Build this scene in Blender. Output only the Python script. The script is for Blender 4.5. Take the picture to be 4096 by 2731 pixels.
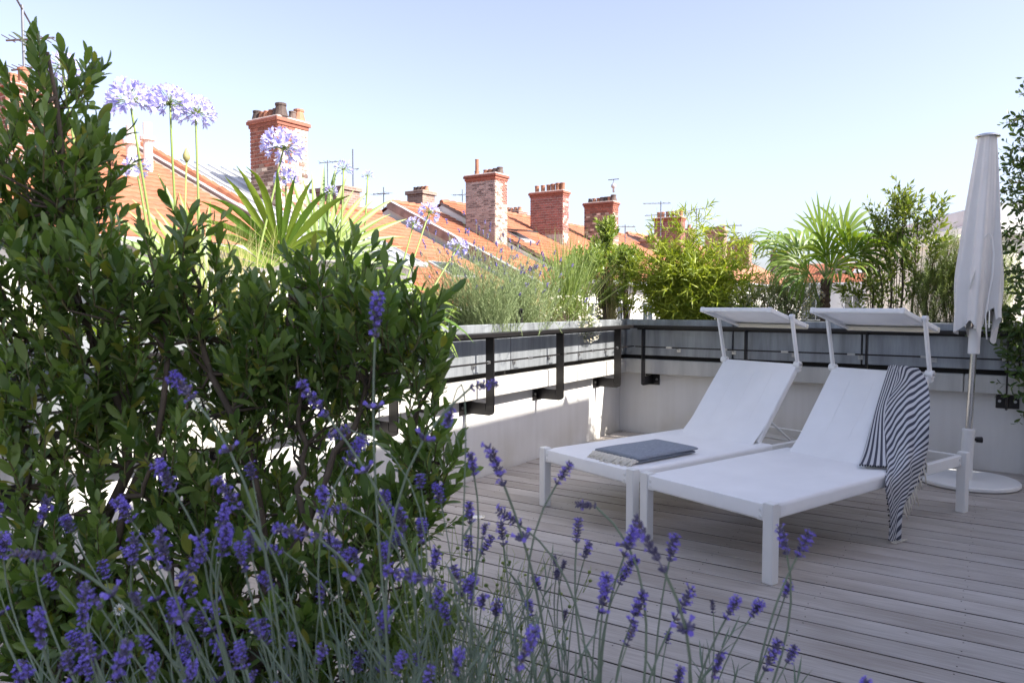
import bpy, math, random
import numpy as np
from mathutils import Vector, Matrix
R = math.radians
sc = bpy.context.scene
for o in list(bpy.data.objects): bpy.data.objects.remove(o)

# ------------------------------------------------------------------ camera, sky, sun, exposure
CAM = Vector((0, 0, 1.28))
cam = bpy.data.cameras.new('camera'); camo = bpy.data.objects.new('camera', cam)
sc.collection.objects.link(camo); sc.camera = camo
cam.sensor_fit = 'HORIZONTAL'; cam.sensor_width = 36; cam.lens = 26.08
cam.clip_start = 0.05; cam.clip_end = 3000
camo.location = CAM; camo.rotation_euler = (R(90 - 2.856), 0, 0)
cam.dof.use_dof = True; cam.dof.focus_distance = 4.6; cam.dof.aperture_fstop = 9.0
SUN_EL, SUN_AZ = R(39.5), R(117.3)            # azimuth clockwise from +Y
S = Vector((math.sin(SUN_AZ) * math.cos(SUN_EL), math.cos(SUN_AZ) * math.cos(SUN_EL), math.sin(SUN_EL)))
w = bpy.data.worlds.new('World'); sc.world = w; w.use_nodes = True
nt = w.node_tree; bg = nt.nodes['Background']
sky = nt.nodes.new('ShaderNodeTexSky'); sky.sky_type = 'NISHITA'; sky.sun_disc = False
sky.sun_elevation = SUN_EL; sky.sun_rotation = SUN_AZ; sky.altitude = 200
sky.air_density = 1.0; sky.dust_density = 2.6; sky.ozone_density = 3.0
hs = nt.nodes.new('ShaderNodeHueSaturation'); hs.inputs['Saturation'].default_value = .66     # pale summer haze, the whole sky alike
tn = nt.nodes.new('ShaderNodeMixRGB'); tn.blend_type = 'MULTIPLY'; tn.inputs[0].default_value = 1; tn.inputs[2].default_value = (.98, .94, 1.01, 1)   # cool lavender white balance
nt.links.new(sky.outputs[0], hs.inputs['Color']); nt.links.new(hs.outputs[0], tn.inputs[1]); nt.links.new(tn.outputs[0], bg.inputs[0]); bg.inputs[1].default_value = 0.083
sl = bpy.data.lights.new('sun', 'SUN'); sl.energy = 3.4; sl.angle = R(0.53); sl.color = (1, .94, .85)
so = bpy.data.objects.new('sun', sl); sc.collection.objects.link(so)
so.rotation_euler = S.to_track_quat('Z', 'Y').to_euler()
sc.view_settings.view_transform = 'Standard'; sc.view_settings.look = 'None'
sc.view_settings.gamma = 1; sc.view_settings.exposure = 1.95

# ------------------------------------------------------------------ helpers
rnd = random.Random(7); nr = np.random.default_rng(7)
COL = sc.collection
C0 = Vector((1.10, 7.52, 0))                   # inner corner of the two parapets
A1, A2 = R(-33), R(-35.5)
U = Vector((math.cos(A1), math.sin(A1), 0)); V = Vector((-U.y, U.x, 0))
U2 = Vector((math.cos(A2), math.sin(A2), 0)); V2 = Vector((-U2.y, U2.x, 0))
def WP(p, v, z): return C0 + U * p + V * v + Vector((0, 0, z))       # left-hand frame
def WB(a, b, z): return C0 + U2 * a + V2 * b + Vector((0, 0, z))     # back-wall frame

def link(name, data, parent=None, loc=None, rot=None, mat4=None):
    o = bpy.data.objects.new(name, data); COL.objects.link(o)
    if parent is not None: o.parent = parent
    if mat4 is not None: o.matrix_basis = mat4
    if loc is not None: o.location = loc
    if rot is not None: o.rotation_euler = rot
    return o
def tag(o, label, cat, group=None, kind=None):
    if label: o['label'] = label
    if cat: o['category'] = cat
    if group: o['group'] = group
    if kind: o['kind'] = kind
    return o
def thing(name, label, cat, loc=(0, 0, 0), rz=0, group=None):
    o = link(name, None, loc=loc, rot=(0, 0, rz)); o.empty_display_size = .1
    return tag(o, label, cat, group)

class MB:
    """collects shapes, then becomes one mesh object"""
    def __init__(s): s.v = []; s.f = []; s.m = []; s.uv = None
    def add(s, vs, fs, mi=0):
        b = len(s.v); s.v += [tuple(v) for v in vs]; s.f += [tuple(i + b for i in f) for f in fs]; s.m += [mi] * len(fs); return s
    def box(s, lo, hi, mi=0, M=None):
        x0, y0, z0 = lo; x1, y1, z1 = hi
        vs = [Vector(c) for c in ((x0,y0,z0),(x1,y0,z0),(x1,y1,z0),(x0,y1,z0),(x0,y0,z1),(x1,y0,z1),(x1,y1,z1),(x0,y1,z1))]
        if M is not None: vs = [M @ v for v in vs]
        return s.add(vs, [(0,3,2,1),(4,5,6,7),(0,1,5,4),(1,2,6,5),(2,3,7,6),(3,0,4,7)], mi)
    def cbox(s, lo, hi, c=.003, mi=0, M=None):
        """box with chamfered edges"""
        vs = []; lo = Vector(lo); hi = Vector(hi); idx = {}
        for ix in (0, 1):
            for iy in (0, 1):
                for iz in (0, 1):
                    b = Vector((hi.x if ix else lo.x, hi.y if iy else lo.y, hi.z if iz else lo.z))
                    sg = (-1 if ix else 1, -1 if iy else 1, -1 if iz else 1)
                    for ax in range(3):
                        q = b.copy()
                        for k in range(3):
                            if k != ax: q[k] += sg[k] * c
                        idx[(ix, iy, iz, ax)] = len(vs); vs.append(q)
        # ax = the axis whose face plane the vertex does NOT lie inset from
        fs = []
        def I(a, ax): return idx[(a[0], a[1], a[2], ax)]
        for ax in range(3):
            o1, o2 = [k for k in range(3) if k != ax]
            for sgn in (0, 1):
                loop = []
                for (i, j) in ((0,0),(1,0),(1,1),(0,1)):
                    a = [0,0,0]; a[ax] = sgn; a[o1] = i; a[o2] = j; loop.append(I(a, ax))
                fs.append(loop if (sgn == 1) ^ (ax == 1) else loop[::-1])
            for i in (0, 1):
                for j in (0, 1):
                    a = [0,0,0]; a[o1] = i; a[o2] = j; b = list(a); b[ax] = 1
                    q = [I(a, o1), I(a, o2), I(b, o2), I(b, o1)]
                    fs.append(q)
        for ix in (0,1):
            for iy in (0,1):
                for iz in (0,1):
                    fs.append([idx[(ix,iy,iz,k)] for k in range(3)])
        if M is not None: vs = [M @ v for v in vs]
        return s.add(vs, fs, mi)
    def tube(s, pts, rad, n=8, mi=0, cap=True):
        pts = [Vector(p) for p in pts]; k = len(pts)
        if not hasattr(rad, '__len__'): rad = [rad] * k
        vs = []; fs = []
        prev = None
        for i, p in enumerate(pts):
            d = (pts[min(i+1, k-1)] - pts[max(i-1, 0)])
            if d.length < 1e-9: d = Vector((0,0,1))
            d.normalize()
            if prev is None:
                a = d.cross(Vector((0,0,1)))
                if a.length < 1e-3: a = d.cross(Vector((1,0,0)))
            else: a = prev - d * prev.dot(d)
            a.normalize(); prev = a; b = d.cross(a)
            for j in range(n):
                t = 2 * math.pi * j / n
                vs.append(p + (a * math.cos(t) + b * math.sin(t)) * rad[i])
        for i in range(k-1):
            for j in range(n):
                fs.append((i*n+j, i*n+(j+1)%n, (i+1)*n+(j+1)%n, (i+1)*n+j))
        if cap: fs.append(tuple(range(n))[::-1]); fs.append(tuple((k-1)*n+j for j in range(n)))
        return s.add(vs, fs, mi)
    def lathe(s, prof, n=16, c=(0,0,0), mi=0, cap=True):
        vs = []; fs = []; k = len(prof)
        for r, z in prof:
            for j in range(n):
                t = 2*math.pi*j/n; vs.append((c[0]+r*math.cos(t), c[1]+r*math.sin(t), c[2]+z))
        for i in range(k-1):
            for j in range(n): fs.append((i*n+j, i*n+(j+1)%n, (i+1)*n+(j+1)%n, (i+1)*n+j))
        if cap: fs.append(tuple(range(n))[::-1]); fs.append(tuple((k-1)*n+j for j in range(n)))
        return s.add(vs, fs, mi)
    def mesh(s, name, mats, smooth=False):
        me = bpy.data.meshes.new(name); me.from_pydata(s.v, [], s.f)
        for m in (mats if isinstance(mats, (list, tuple)) else [mats]): me.materials.append(m)
        if any(s.m): me.polygons.foreach_set('material_index', s.m)
        if smooth: me.polygons.foreach_set('use_smooth', [True] * len(s.f))
        me.update(); return me
    def build(s, name, mats, parent=None, smooth=False, **k):
        return link(name, s.mesh(name, mats, smooth), parent, **k)

def arr_mesh(name, tv, tf, M, P, mats, mi=None, smooth=False):
    """one mesh holding a template at every transform M (n,3,3), P (n,3)"""
    tv = np.asarray(tv, float); n = len(P); k = len(tv)
    v = np.einsum('nij,kj->nki', M, tv) + P[:, None, :]
    tot = np.array([len(f) for f in tf]); lv = np.concatenate([np.array(f) for f in tf])
    me = bpy.data.meshes.new(name)
    me.vertices.add(n*k); me.vertices.foreach_set('co', v.reshape(-1).astype(np.float32))
    L = len(lv); loops = (lv[None, :] + (np.arange(n)*k)[:, None]).reshape(-1)
    me.loops.add(n*L); me.loops.foreach_set('vertex_index', loops.astype(np.int32))
    st = np.concatenate([[0], np.cumsum(tot)[:-1]])
    starts = (st[None, :] + (np.arange(n)*L)[:, None]).reshape(-1)
    me.polygons.add(n*len(tf)); me.polygons.foreach_set('loop_start', starts.astype(np.int32))
    me.polygons.foreach_set('loop_total', np.tile(tot, n).astype(np.int32))
    if mi is not None: me.polygons.foreach_set('material_index', np.tile(np.array(mi), n).astype(np.int32))
    if smooth: me.polygons.foreach_set('use_smooth', np.ones(n*len(tf), bool))
    for m in (mats if isinstance(mats, (list, tuple)) else [mats]): me.materials.append(m)
    me.update(calc_edges=True); return me

def nrm(a): return a / np.maximum(np.linalg.norm(a, axis=-1, keepdims=True), 1e-9)
def frames(d, n, s):
    """columns x,y,z with y along d and z near n, scaled by s (n,) or (n,3)"""
    d = nrm(d); x = nrm(np.cross(d, n)); z = np.cross(x, d)
    s = np.asarray(s, float)
    if s.ndim == 1: s = np.repeat(s[:, None], 3, 1)
    return np.stack([x * s[:, :1], d * s[:, 1:2], z * s[:, 2:3]], axis=2)

# ------------------------------------------------------------------ materials
def newmat(name):
    m = bpy.data.materials.new(name); m.use_nodes = True
    n = m.node_tree.nodes; return m, n, m.node_tree.links, n['Principled BSDF']
def rgba(c, k=1): return (min(1, c[0]*k), min(1, c[1]*k), min(1, c[2]*k), 1)
def mat(name, c, rough=.6, metal=0, var=.12, scale=6, stretch=(1,1,1), bump=.0, bscale=None, objvar=0.0, spec=.5, c2=None, coat=0):
    m, n, l, p = newmat(name)
    tc = n.new('ShaderNodeTexCoord'); mp = n.new('ShaderNodeMapping'); mp.inputs['Scale'].default_value = stretch
    nz = n.new('ShaderNodeTexNoise'); nz.inputs['Scale'].default_value = scale; nz.inputs['Detail'].default_value = 6; nz.inputs['Roughness'].default_value = .6
    l.new(tc.outputs['Object'], mp.inputs[0]); l.new(mp.outputs[0], nz.inputs['Vector'])
    cr = n.new('ShaderNodeValToRGB'); cr.color_ramp.elements[0].position = .3; cr.color_ramp.elements[1].position = .7
    cr.color_ramp.elements[0].color = rgba(c, 1-var); cr.color_ramp.elements[1].color = rgba(c2 or c, 1+var)
    l.new(nz.outputs[0], cr.inputs[0]); out = cr.outputs[0]
    if objvar:
        oi = n.new('ShaderNodeObjectInfo'); hv = n.new('ShaderNodeHueSaturation')
        mr = n.new('ShaderNodeMapRange'); mr.inputs[3].default_value = 1-objvar; mr.inputs[4].default_value = 1+objvar
        l.new(oi.outputs['Random'], mr.inputs[0]); l.new(mr.outputs[0], hv.inputs['Value']); l.new(out, hv.inputs['Color']); out = hv.outputs[0]
    l.new(out, p.inputs['Base Color']); p.inputs['Roughness'].default_value = rough; p.inputs['Metallic'].default_value = metal
    p.inputs['Specular IOR Level'].default_value = spec
    if coat: p.inputs['Coat Weight'].default_value = coat
    if bump:
        b = n.new('ShaderNodeBump'); b.inputs['Strength'].default_value = bump; b.inputs['Distance'].default_value = .01
        z2 = n.new('ShaderNodeTexNoise'); z2.inputs['Scale'].default_value = bscale or scale*6; z2.inputs['Detail'].default_value = 4
        l.new(mp.outputs[0], z2.inputs['Vector']); l.new(z2.outputs[0], b.inputs['Height']); l.new(b.outputs[0], p.inputs['Normal'])
    return m
def leafmat(name, c1, c2, rough=.45, trans=.3, tcol=None, spec=.5, c3=None):
    """foliage: every leaf its own tone, light passes through"""
    m, n, l, p = newmat(name)
    g = n.new('ShaderNodeNewGeometry'); oi = n.new('ShaderNodeObjectInfo'); ad = n.new('ShaderNodeMath'); fr = n.new('ShaderNodeMath')
    ad.operation = 'ADD'; fr.operation = 'FRACT'
    l.new(g.outputs['Random Per Island'], ad.inputs[0]); l.new(oi.outputs['Random'], ad.inputs[1]); l.new(ad.outputs[0], fr.inputs[0])
    cr = n.new('ShaderNodeValToRGB'); cr.color_ramp.elements[0].color = rgba(c1); cr.color_ramp.elements[1].color = rgba(c2)
    if c3: cr.color_ramp.elements[1].position = .92; e3 = cr.color_ramp.elements.new(.985); e3.color = rgba(c3)
    l.new(fr.outputs[0], cr.inputs[0]); l.new(cr.outputs[0], p.inputs['Base Color'])
    p.inputs['Roughness'].default_value = rough; p.inputs['Specular IOR Level'].default_value = spec
    if trans:
        t = n.new('ShaderNodeBsdfTranslucent'); mx = n.new('ShaderNodeMixShader'); mx.inputs[0].default_value = trans
        mu = n.new('ShaderNodeMixRGB'); mu.blend_type = 'MULTIPLY'; mu.inputs[0].default_value = 1
        mu.inputs[2].default_value = (*(tcol or (2.2, 2.0, .8)), 1)
        l.new(cr.outputs[0], mu.inputs[1]); l.new(mu.outputs[0], t.inputs[0])
        l.new(p.outputs[0], mx.inputs[1]); l.new(t.outputs[0], mx.inputs[2])
        l.new(mx.outputs[0], n['Material Output'].inputs[0])
    return m

M_ = {}
M_['wood'] = None
def woodmat():
    m, n, l, p = newmat('weathered_deck_wood')
    tc = n.new('ShaderNodeTexCoord'); oi = n.new('ShaderNodeObjectInfo')
    off = n.new('ShaderNodeVectorMath'); off.operation = 'ADD'
    sp = n.new('ShaderNodeVectorMath'); sp.operation = 'SCALE'; sp.inputs['Scale'].default_value = 37
    cx = n.new('ShaderNodeCombineXYZ'); l.new(oi.outputs['Random'], cx.inputs[0]); l.new(oi.outputs['Random'], cx.inputs[1])
    l.new(cx.outputs[0], sp.inputs[0]); l.new(tc.outputs['Object'], off.inputs[0]); l.new(sp.outputs[0], off.inputs[1])
    def noise(st, sc_, det=6):
        mp = n.new('ShaderNodeMapping'); mp.inputs['Scale'].default_value = st; l.new(off.outputs[0], mp.inputs[0])
        z = n.new('ShaderNodeTexNoise'); z.inputs['Scale'].default_value = sc_; z.inputs['Detail'].default_value = det; l.new(mp.outputs[0], z.inputs['Vector']); return z
    grain = noise((1.2, 26, 26), 5, 8); blot = noise((.7, 2.2, 2), 2.2, 5); fine = noise((3, 140, 140), 4, 3)
    cr = n.new('ShaderNodeValToRGB'); e = cr.color_ramp.elements
    e[0].position = .28; e[0].color = (.35, .318, .29, 1); e[1].position = .72; e[1].color = (.505, .472, .44, 1)
    l.new(grain.outputs[0], cr.inputs[0])
    cb = n.new('ShaderNodeValToRGB'); cb.color_ramp.elements[0].position = .35; cb.color_ramp.elements[0].color = (.80, .765, .73, 1)
    cb.color_ramp.elements[1].position = .65; cb.color_ramp.elements[1].color = (1.12, 1.12, 1.12, 1); l.new(blot.outputs[0], cb.inputs[0])
    mu = n.new('ShaderNodeMixRGB'); mu.blend_type = 'MULTIPLY'; mu.inputs[0].default_value = 1; l.new(cr.outputs[0], mu.inputs[1]); l.new(cb.outputs[0], mu.inputs[2])
    hv = n.new('ShaderNodeHueSaturation'); mr = n.new('ShaderNodeMapRange'); mr.inputs[3].default_value = .91; mr.inputs[4].default_value = 1.09
    l.new(oi.outputs['Random'], mr.inputs[0]); l.new(mr.outputs[0], hv.inputs['Value']); l.new(mu.outputs[0], hv.inputs['Color'])
    l.new(hv.outputs[0], p.inputs['Base Color']); p.inputs['Roughness'].default_value = .55
    b = n.new('ShaderNodeBump'); b.inputs['Strength'].default_value = .35; b.inputs['Distance'].default_value = .003
    l.new(fine.outputs[0], b.inputs['Height']); l.new(b.outputs[0], p.inputs['Normal'])
    return m
WOOD = woodmat()
def plastermat():
    m, n, l, p = newmat('white_render')
    tc = n.new('ShaderNodeTexCoord'); nz = n.new('ShaderNodeTexNoise'); nz.inputs['Scale'].default_value = 1.6; nz.inputs['Detail'].default_value = 6
    l.new(tc.outputs['Object'], nz.inputs['Vector'])
    sx = n.new('ShaderNodeSeparateXYZ'); l.new(tc.outputs['Object'], sx.inputs[0])
    # splash stains: low on the wall and broken up by noise
    mr = n.new('ShaderNodeMapRange'); mr.inputs[1].default_value = .0; mr.inputs[2].default_value = .34; mr.inputs[3].default_value = .62; mr.inputs[4].default_value = 0
    l.new(sx.outputs[2], mr.inputs[0])
    mm = n.new('ShaderNodeMath'); mm.operation = 'MULTIPLY'; mm.use_clamp = True
    cr = n.new('ShaderNodeValToRGB'); cr.color_ramp.elements[0].position = .42; cr.color_ramp.elements[1].position = .72
    l.new(nz.outputs[0], cr.inputs[0]); l.new(cr.outputs[0], mm.inputs[0]); l.new(mr.outputs[0], mm.inputs[1])
    mx = n.new('ShaderNodeMixRGB'); mx.inputs[1].default_value = (.68, .67, .65, 1); mx.inputs[2].default_value = (.38, .33, .22, 1)
    # faint rain streaks running down the face
    mp = n.new('ShaderNodeMapping'); mp.inputs['Scale'].default_value = (9, 9, .5); l.new(tc.outputs['Object'], mp.inputs[0])
    z3 = n.new('ShaderNodeTexNoise'); z3.inputs['Scale'].default_value = 1.5; z3.inputs['Detail'].default_value = 5; l.new(mp.outputs[0], z3.inputs['Vector'])
    c3 = n.new('ShaderNodeValToRGB'); c3.color_ramp.elements[0].position = .35; c3.color_ramp.elements[0].color = (.86, .85, .82, 1); c3.color_ramp.elements[1].position = .6; c3.color_ramp.elements[1].color = (1, 1, 1, 1)
    l.new(z3.outputs[0], c3.inputs[0]); m3 = n.new('ShaderNodeMixRGB'); m3.blend_type = 'MULTIPLY'; m3.inputs[0].default_value = .35
    l.new(mm.outputs[0], mx.inputs[0]); l.new(mx.outputs[0], m3.inputs[1]); l.new(c3.outputs[0], m3.inputs[2]); l.new(m3.outputs[0], p.inputs['Base Color']); p.inputs['Roughness'].default_value = .9
    z2 = n.new('ShaderNodeTexNoise'); z2.inputs['Scale'].default_value = 90; z2.inputs['Detail'].default_value = 3; l.new(tc.outputs['Object'], z2.inputs['Vector'])
    b = n.new('ShaderNodeBump'); b.inputs['Strength'].default_value = .25; b.inputs['Distance'].default_value = .006
    l.new(z2.outputs[0], b.inputs['Height']); l.new(b.outputs[0], p.inputs['Normal'])
    return m
PLASTER = plastermat()
ZINC = mat('zinc_sheet', (.29, .31, .33), .5, .5, .32, 3.0, (4, 4, .45), .15, 60)
def stonemat():
    m = mat('coping_stone', (.50, .49, .455), .8, 0, .16, 2.2, (5, 5, .5), .25, 60); return m
COPING = stonemat()
BLACK = mat('black_steel', (.018, .016, .016), .32, .3, .2, 8)
GREYPOST = mat('grey_steel', (.22, .23, .25), .5, .4, .1, 5)
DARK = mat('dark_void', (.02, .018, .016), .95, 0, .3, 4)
STEEL = mat('stainless_steel', (.62, .62, .62), .22, 1.0, .05, 8)
BOLT = mat('bolt_steel', (.5, .5, .5), .3, .9, .05, 8)
WHITE = mat('white_powder_coat', (.77, .77, .755), .38, 0, .03, 5)
SLING = mat('white_sling_fabric', (.87, .87, .87), .62, 0, .035, 4, (1,1,1), .25, 900)
CREAM = mat('cream_liner', (.72, .68, .56), .6, 0, .04, 5)
SOIL = mat('soil', (.05, .035, .022), .95, 0, .5, 30, (1,1,1), .8, 80)
TERRA = mat('terracotta_pot', (.29, .13, .075), .8, 0, .3, 5, (1,1,1), .2, 30, objvar=.3)
SOOT = mat('sooty_pot', (.10, .07, .06), .85, 0, .4, 6, objvar=.5)
def tilemat(name, c, ov=.18):
    return mat(name, c, .75, 0, .22, 2.0, (1,1,1), .1, 20, objvar=ov)
TILE = tilemat('orange_roof_tile', (.30, .108, .055))
TILE2 = tilemat('pale_orange_roof_tile', (.37, .16, .095))
STUCCO = mat('far_white_render', (.72, .70, .66), .9, 0, .06, 1.2)
STUCCO2 = mat('far_cream_render', (.66, .62, .53), .9, 0, .06, 1.2)
GLASS = mat('window_glass', (.03, .04, .05), .08, 0, .2, 2, spec=.8)
ASPHALT = mat('asphalt', (.05, .05, .05), .9, 0, .2, .3)
ZINCROOF = mat('zinc_roofing', (.50, .51, .52), .42, .35, .14, 1.5, (1,1,1), .05, 10)
MORTAR = mat('mortar', (.55, .46, .42), .95, 0, .2, 6, (1,1,1), .3, 30)
MORTAR_D = mat('dark_mortar', (.25, .19, .165), .95, 0, .3, 4)
GREYREND = mat('grey_chimney_render', (.44, .40, .385), .9, 0, .12, 2)
BR_RED = mat('red_brick', (.24, .088, .058), .85, 0, .18, 7, objvar=.28)
BR_PINK = mat('pink_brick', (.25, .098, .08), .85, 0, .2, 7, objvar=.3)
BR_BROWN = mat('brown_brick', (.21, .135, .105), .9, 0, .35, 6, objvar=.5)
BR_PALE = mat('pale_stone_block', (.52, .43, .34), .9, 0, .25, 6, objvar=.35)
BR_TAUPE = mat('taupe_brick', (.31, .262, .24), .9, 0, .25, 6, objvar=.3)
BR_ASH = mat('ash_brick', (.14, .115, .108), .9, 0, .25, 6, objvar=.3)
def brickmat(name, c1, c2, mort, scale):
    m, n, l, p = newmat(name); tc = n.new('ShaderNodeTexCoord'); sx = n.new('ShaderNodeSeparateXYZ'); l.new(tc.outputs['Object'], sx.inputs[0])
    ad = n.new('ShaderNodeMath'); ad.operation = 'ADD'; l.new(sx.outputs[0], ad.inputs[0]); l.new(sx.outputs[1], ad.inputs[1])
    cx = n.new('ShaderNodeCombineXYZ'); l.new(ad.outputs[0], cx.inputs[0]); l.new(sx.outputs[2], cx.inputs[1])
    b = n.new('ShaderNodeTexBrick'); b.inputs['Color1'].default_value = rgba(c1); b.inputs['Color2'].default_value = rgba(c2); b.inputs['Mortar'].default_value = rgba(mort)
    b.inputs['Scale'].default_value = scale; b.inputs['Mortar Size'].default_value = .025; b.inputs['Brick Width'].default_value = .6; b.inputs['Row Height'].default_value = .22
    l.new(cx.outputs[0], b.inputs[0]); l.new(b.outputs[0], p.inputs['Base Color']); p.inputs['Roughness'].default_value = .9; return m
BRICKWALL = brickmat('far_brickwork', (.23, .09, .06), (.16, .08, .06), (.36, .31, .28), 2.5)
BRICKWALL2 = brickmat('far_sooty_brickwork', (.17, .10, .08), (.30, .20, .15), (.30, .25, .22), 2.5)

L_SHRUB = leafmat('shrub_leaf', (.070, .128, .034), (.205, .285, .085), .32, .32, (1.6, 1.8, .5), .55, (.30, .29, .06))
L_STEM = mat('bark_brown', (.10, .075, .055), .85, 0, .3, 25)
L_TWIG = leafmat('twig_green', (.10, .10, .04), (.14, .12, .05), .7, 0)
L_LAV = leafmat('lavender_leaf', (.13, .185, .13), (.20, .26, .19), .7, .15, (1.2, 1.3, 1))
L_LAVSTEM = mat('lavender_stem', (.16, .205, .14), .7, 0, .15, 9)
L_CALYX = leafmat('lavender_calyx', (.075, .065, .14), (.21, .19, .28), .75, .1, (1, 1, 1.2), .3, (.16, .12, .09))
L_VIOLET = leafmat('violet_petal', (.20, .14, .66), (.38, .30, .86), .6, .3, (1, 1, 1))
L_AGAP = leafmat('agapanthus_petal', (.40, .37, .74), (.74, .72, .92), .5, .35, (1.1, 1.1, 1.1))
L_AGSTEM = leafmat('agapanthus_stalk', (.22, .30, .07), (.26, .34, .10), .5, .1)
L_PALM = leafmat('palm_blade', (.085, .165, .022), (.19, .26, .04), .42, .34, (1.6, 1.6, .5))
L_BAMBOO = leafmat('bamboo_leaf', (.16, .23, .02), (.36, .40, .05), .45, .35, (1.5, 1.5, .5))
L_GRASS = leafmat('grass_blade', (.13, .21, .05), (.27, .33, .11), .5, .3, (1.4, 1.4, .7))
L_STRAW = leafmat('straw_blade', (.42, .38, .17), (.55, .48, .24), .6, .3, (1.2, 1.2, 1))
L_PITTO = leafmat('pittosporum_leaf', (.11, .18, .035), (.29, .35, .09), .4, .3, (1.6, 1.6, .6))
L_OLIVE = leafmat('privet_leaf', (.07, .12, .025), (.22, .27, .06), .36, .3, (1.8, 1.7, .5))
L_ROSE = leafmat('rosemary_needle', (.16, .24, .055), (.29, .36, .10), .55, .25, (1.4, 1.4, .7))
L_JAS = leafmat('climber_leaf', (.035, .075, .018), (.095, .15, .03), .35, .2, (1.7, 1.7, .6))
L_WHITE = leafmat('white_petal', (.75, .75, .70), (.85, .85, .80), .6, .3, (1, 1, 1))
L_YEL = mat('yellow_floret', (.6, .4, .03), .7, 0, .2, 30)
FIBRE = mat('palm_trunk_fibre', (.10, .065, .04), .95, 0, .5, 30, (6, 6, 1), .8, 90)

# ================================================================== SETTING
g = MB().add([(-900,-900,-15),(900,-900,-15),(900,900,-15),(-900,900,-15)], [(0,1,2,3)]).build('ground', ASPHALT)
tag(g, 'grey street level far below the terrace', 'ground', kind='structure')

# the deck: one board after another, gaps open to a dark base
deck = thing('deck', 'weathered grey timber deck of the roof terrace', 'deck', C0, A1); deck['kind'] = 'structure'
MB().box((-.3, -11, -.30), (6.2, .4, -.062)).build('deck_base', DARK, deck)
PITCH, GAP = .15, .0105
GAPSHADE = mat('shade_toned_board_side', (.045, .038, .034), .95, 0, .3, 12)  # board sides coloured near black so the gaps read as shadow lines
bm_ = MB().cbox((0, 0, -.05), (5.17, PITCH-GAP, 0), .0025).mesh('plank', [WOOD, GAPSHADE])
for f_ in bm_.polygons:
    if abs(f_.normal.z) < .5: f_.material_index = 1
NB = 66
dz = []
for i in range(NB):
    y = -.03 - PITCH*(i+1); z = rnd.uniform(-.0012, .0012); dz.append(z)
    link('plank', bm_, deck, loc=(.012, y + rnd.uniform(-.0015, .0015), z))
sm = MB()
for i in range(NB):
    y0 = -.03 - PITCH*(i+1)
    for jx in np.arange(.35, 5.1, .55):
        for oy in (.03, .115):
            sm.lathe([(.0032, 0), (.0030, .0006)], 7, (jx + rnd.uniform(-.012,.012), y0+oy+rnd.uniform(-.004,.004), dz[i]+.0006))
s_ = sm.build('deck_screws', DARK, deck); s_['kind'] = 'stuff'
hb = thing('host_building', 'building below that carries the roof terrace', 'building', C0, A1)
MB().box((-1.0, -12, -15), (6.1, 1.0, -.31)).build('wall', STUCCO, hb)

# parapets, coping, planters, guard rails -------------------------------------------------
Z_WALL, Z_COP, Z_PB, Z_PT = .605, .745, .785, 1.135
def rough_len(lo, hi, n):
    xs = [lo + (hi-lo)*i/n for i in range(n+1)]; return list(zip(xs[:-1], xs[1:]))

def parapet(side, label, length, rot, joints):
    """side 'L': face at x=0 looking +x, runs along -y.  side 'B': face at y=0 looking -y, runs along +x.
       T maps (outward o, along t, z) to local coordinates"""
    root = thing('parapet_wall', label, 'wall', C0, rot)
    T = (lambda o, t, z: (o, -t, z)) if side == 'L' else (lambda o, t, z: (t, -o, z))
    def bx(mb, o0, o1, t0, t1, z0, z1, c=0, mi=0):
        a = T(o0, t0, z0); b = T(o1, t1, z1); lo = tuple(min(p, q) for p, q in zip(a, b)); hi = tuple(max(p, q) for p, q in zip(a, b))
        return mb.cbox(lo, hi, c, mi) if c else mb.box(lo, hi, mi)
    t00 = -.30 if side == 'B' else 0.0
    bx(MB(), -.28, 0, t00, length, -.03, Z_WALL).build('rendered_wall', PLASTER, root)
    for a, b in joints:
        bx(MB(), -.9, .115, a+.003, b-.003, Z_WALL, Z_COP, .006).build('coping_slab', COPING, root)
    bx(MB(), -.85, .05, t00, length, Z_COP, Z_PB).build('shadow_gap_base', DARK, root)
    return root, T, bx
cj = [(-.30, .62), (.62, 1.42), (1.42, 3.0), (3.0, 4.1), (4.1, 5.6), (5.6, 7.2), (7.2, 8.8)]
cjb = [(.0, 1.5), (1.5, 3.0), (3.0, 4.5)]
wl, TL, bxl = parapet('L', 'white rendered parapet wall with pale stone coping along the left of the deck', 8.8, A1, [(.115, .62)] + cj[1:])
wb, TB, bxb = parapet('B', 'white rendered parapet wall in shade behind the two sun loungers', 4.6, A2, [(-.6, 1.5)] + cjb[1:])

def planter(label, rot, T, bx, t0, length, pitch):
    root = thing('zinc_planter', label, 'planter', C0, rot)
    t = t0
    while t < length - .05:
        e = min(t + pitch, length)
        bx(MB(), .075, .105, t+.006, e-.006, Z_PB, Z_PT, .004).build('panel', ZINC, root)
        bx(MB(), .045, .074, e-.02, e+.02, Z_PB+.01, Z_PT-.01).build('joint_strip', BLACK, root)
        t = e
    bx(MB(), -.55, .07, t0+.01, length, Z_PB+.002, 1.06).build('soil', SOIL, root)
    bx(MB(), -.60, -.56, t0+.01, length, Z_PB, Z_PT, .004).build('back_panel', ZINC, root)
    return root
planter('long zinc planter trough on the left parapet with flowers and grasses', A1, TL, bxl, -.005, 8.8, 1.1)
planter('long shaded zinc planter trough on the back parapet behind the loungers', A2, TB, bxb, .112, 4.6, 1.08)

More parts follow.
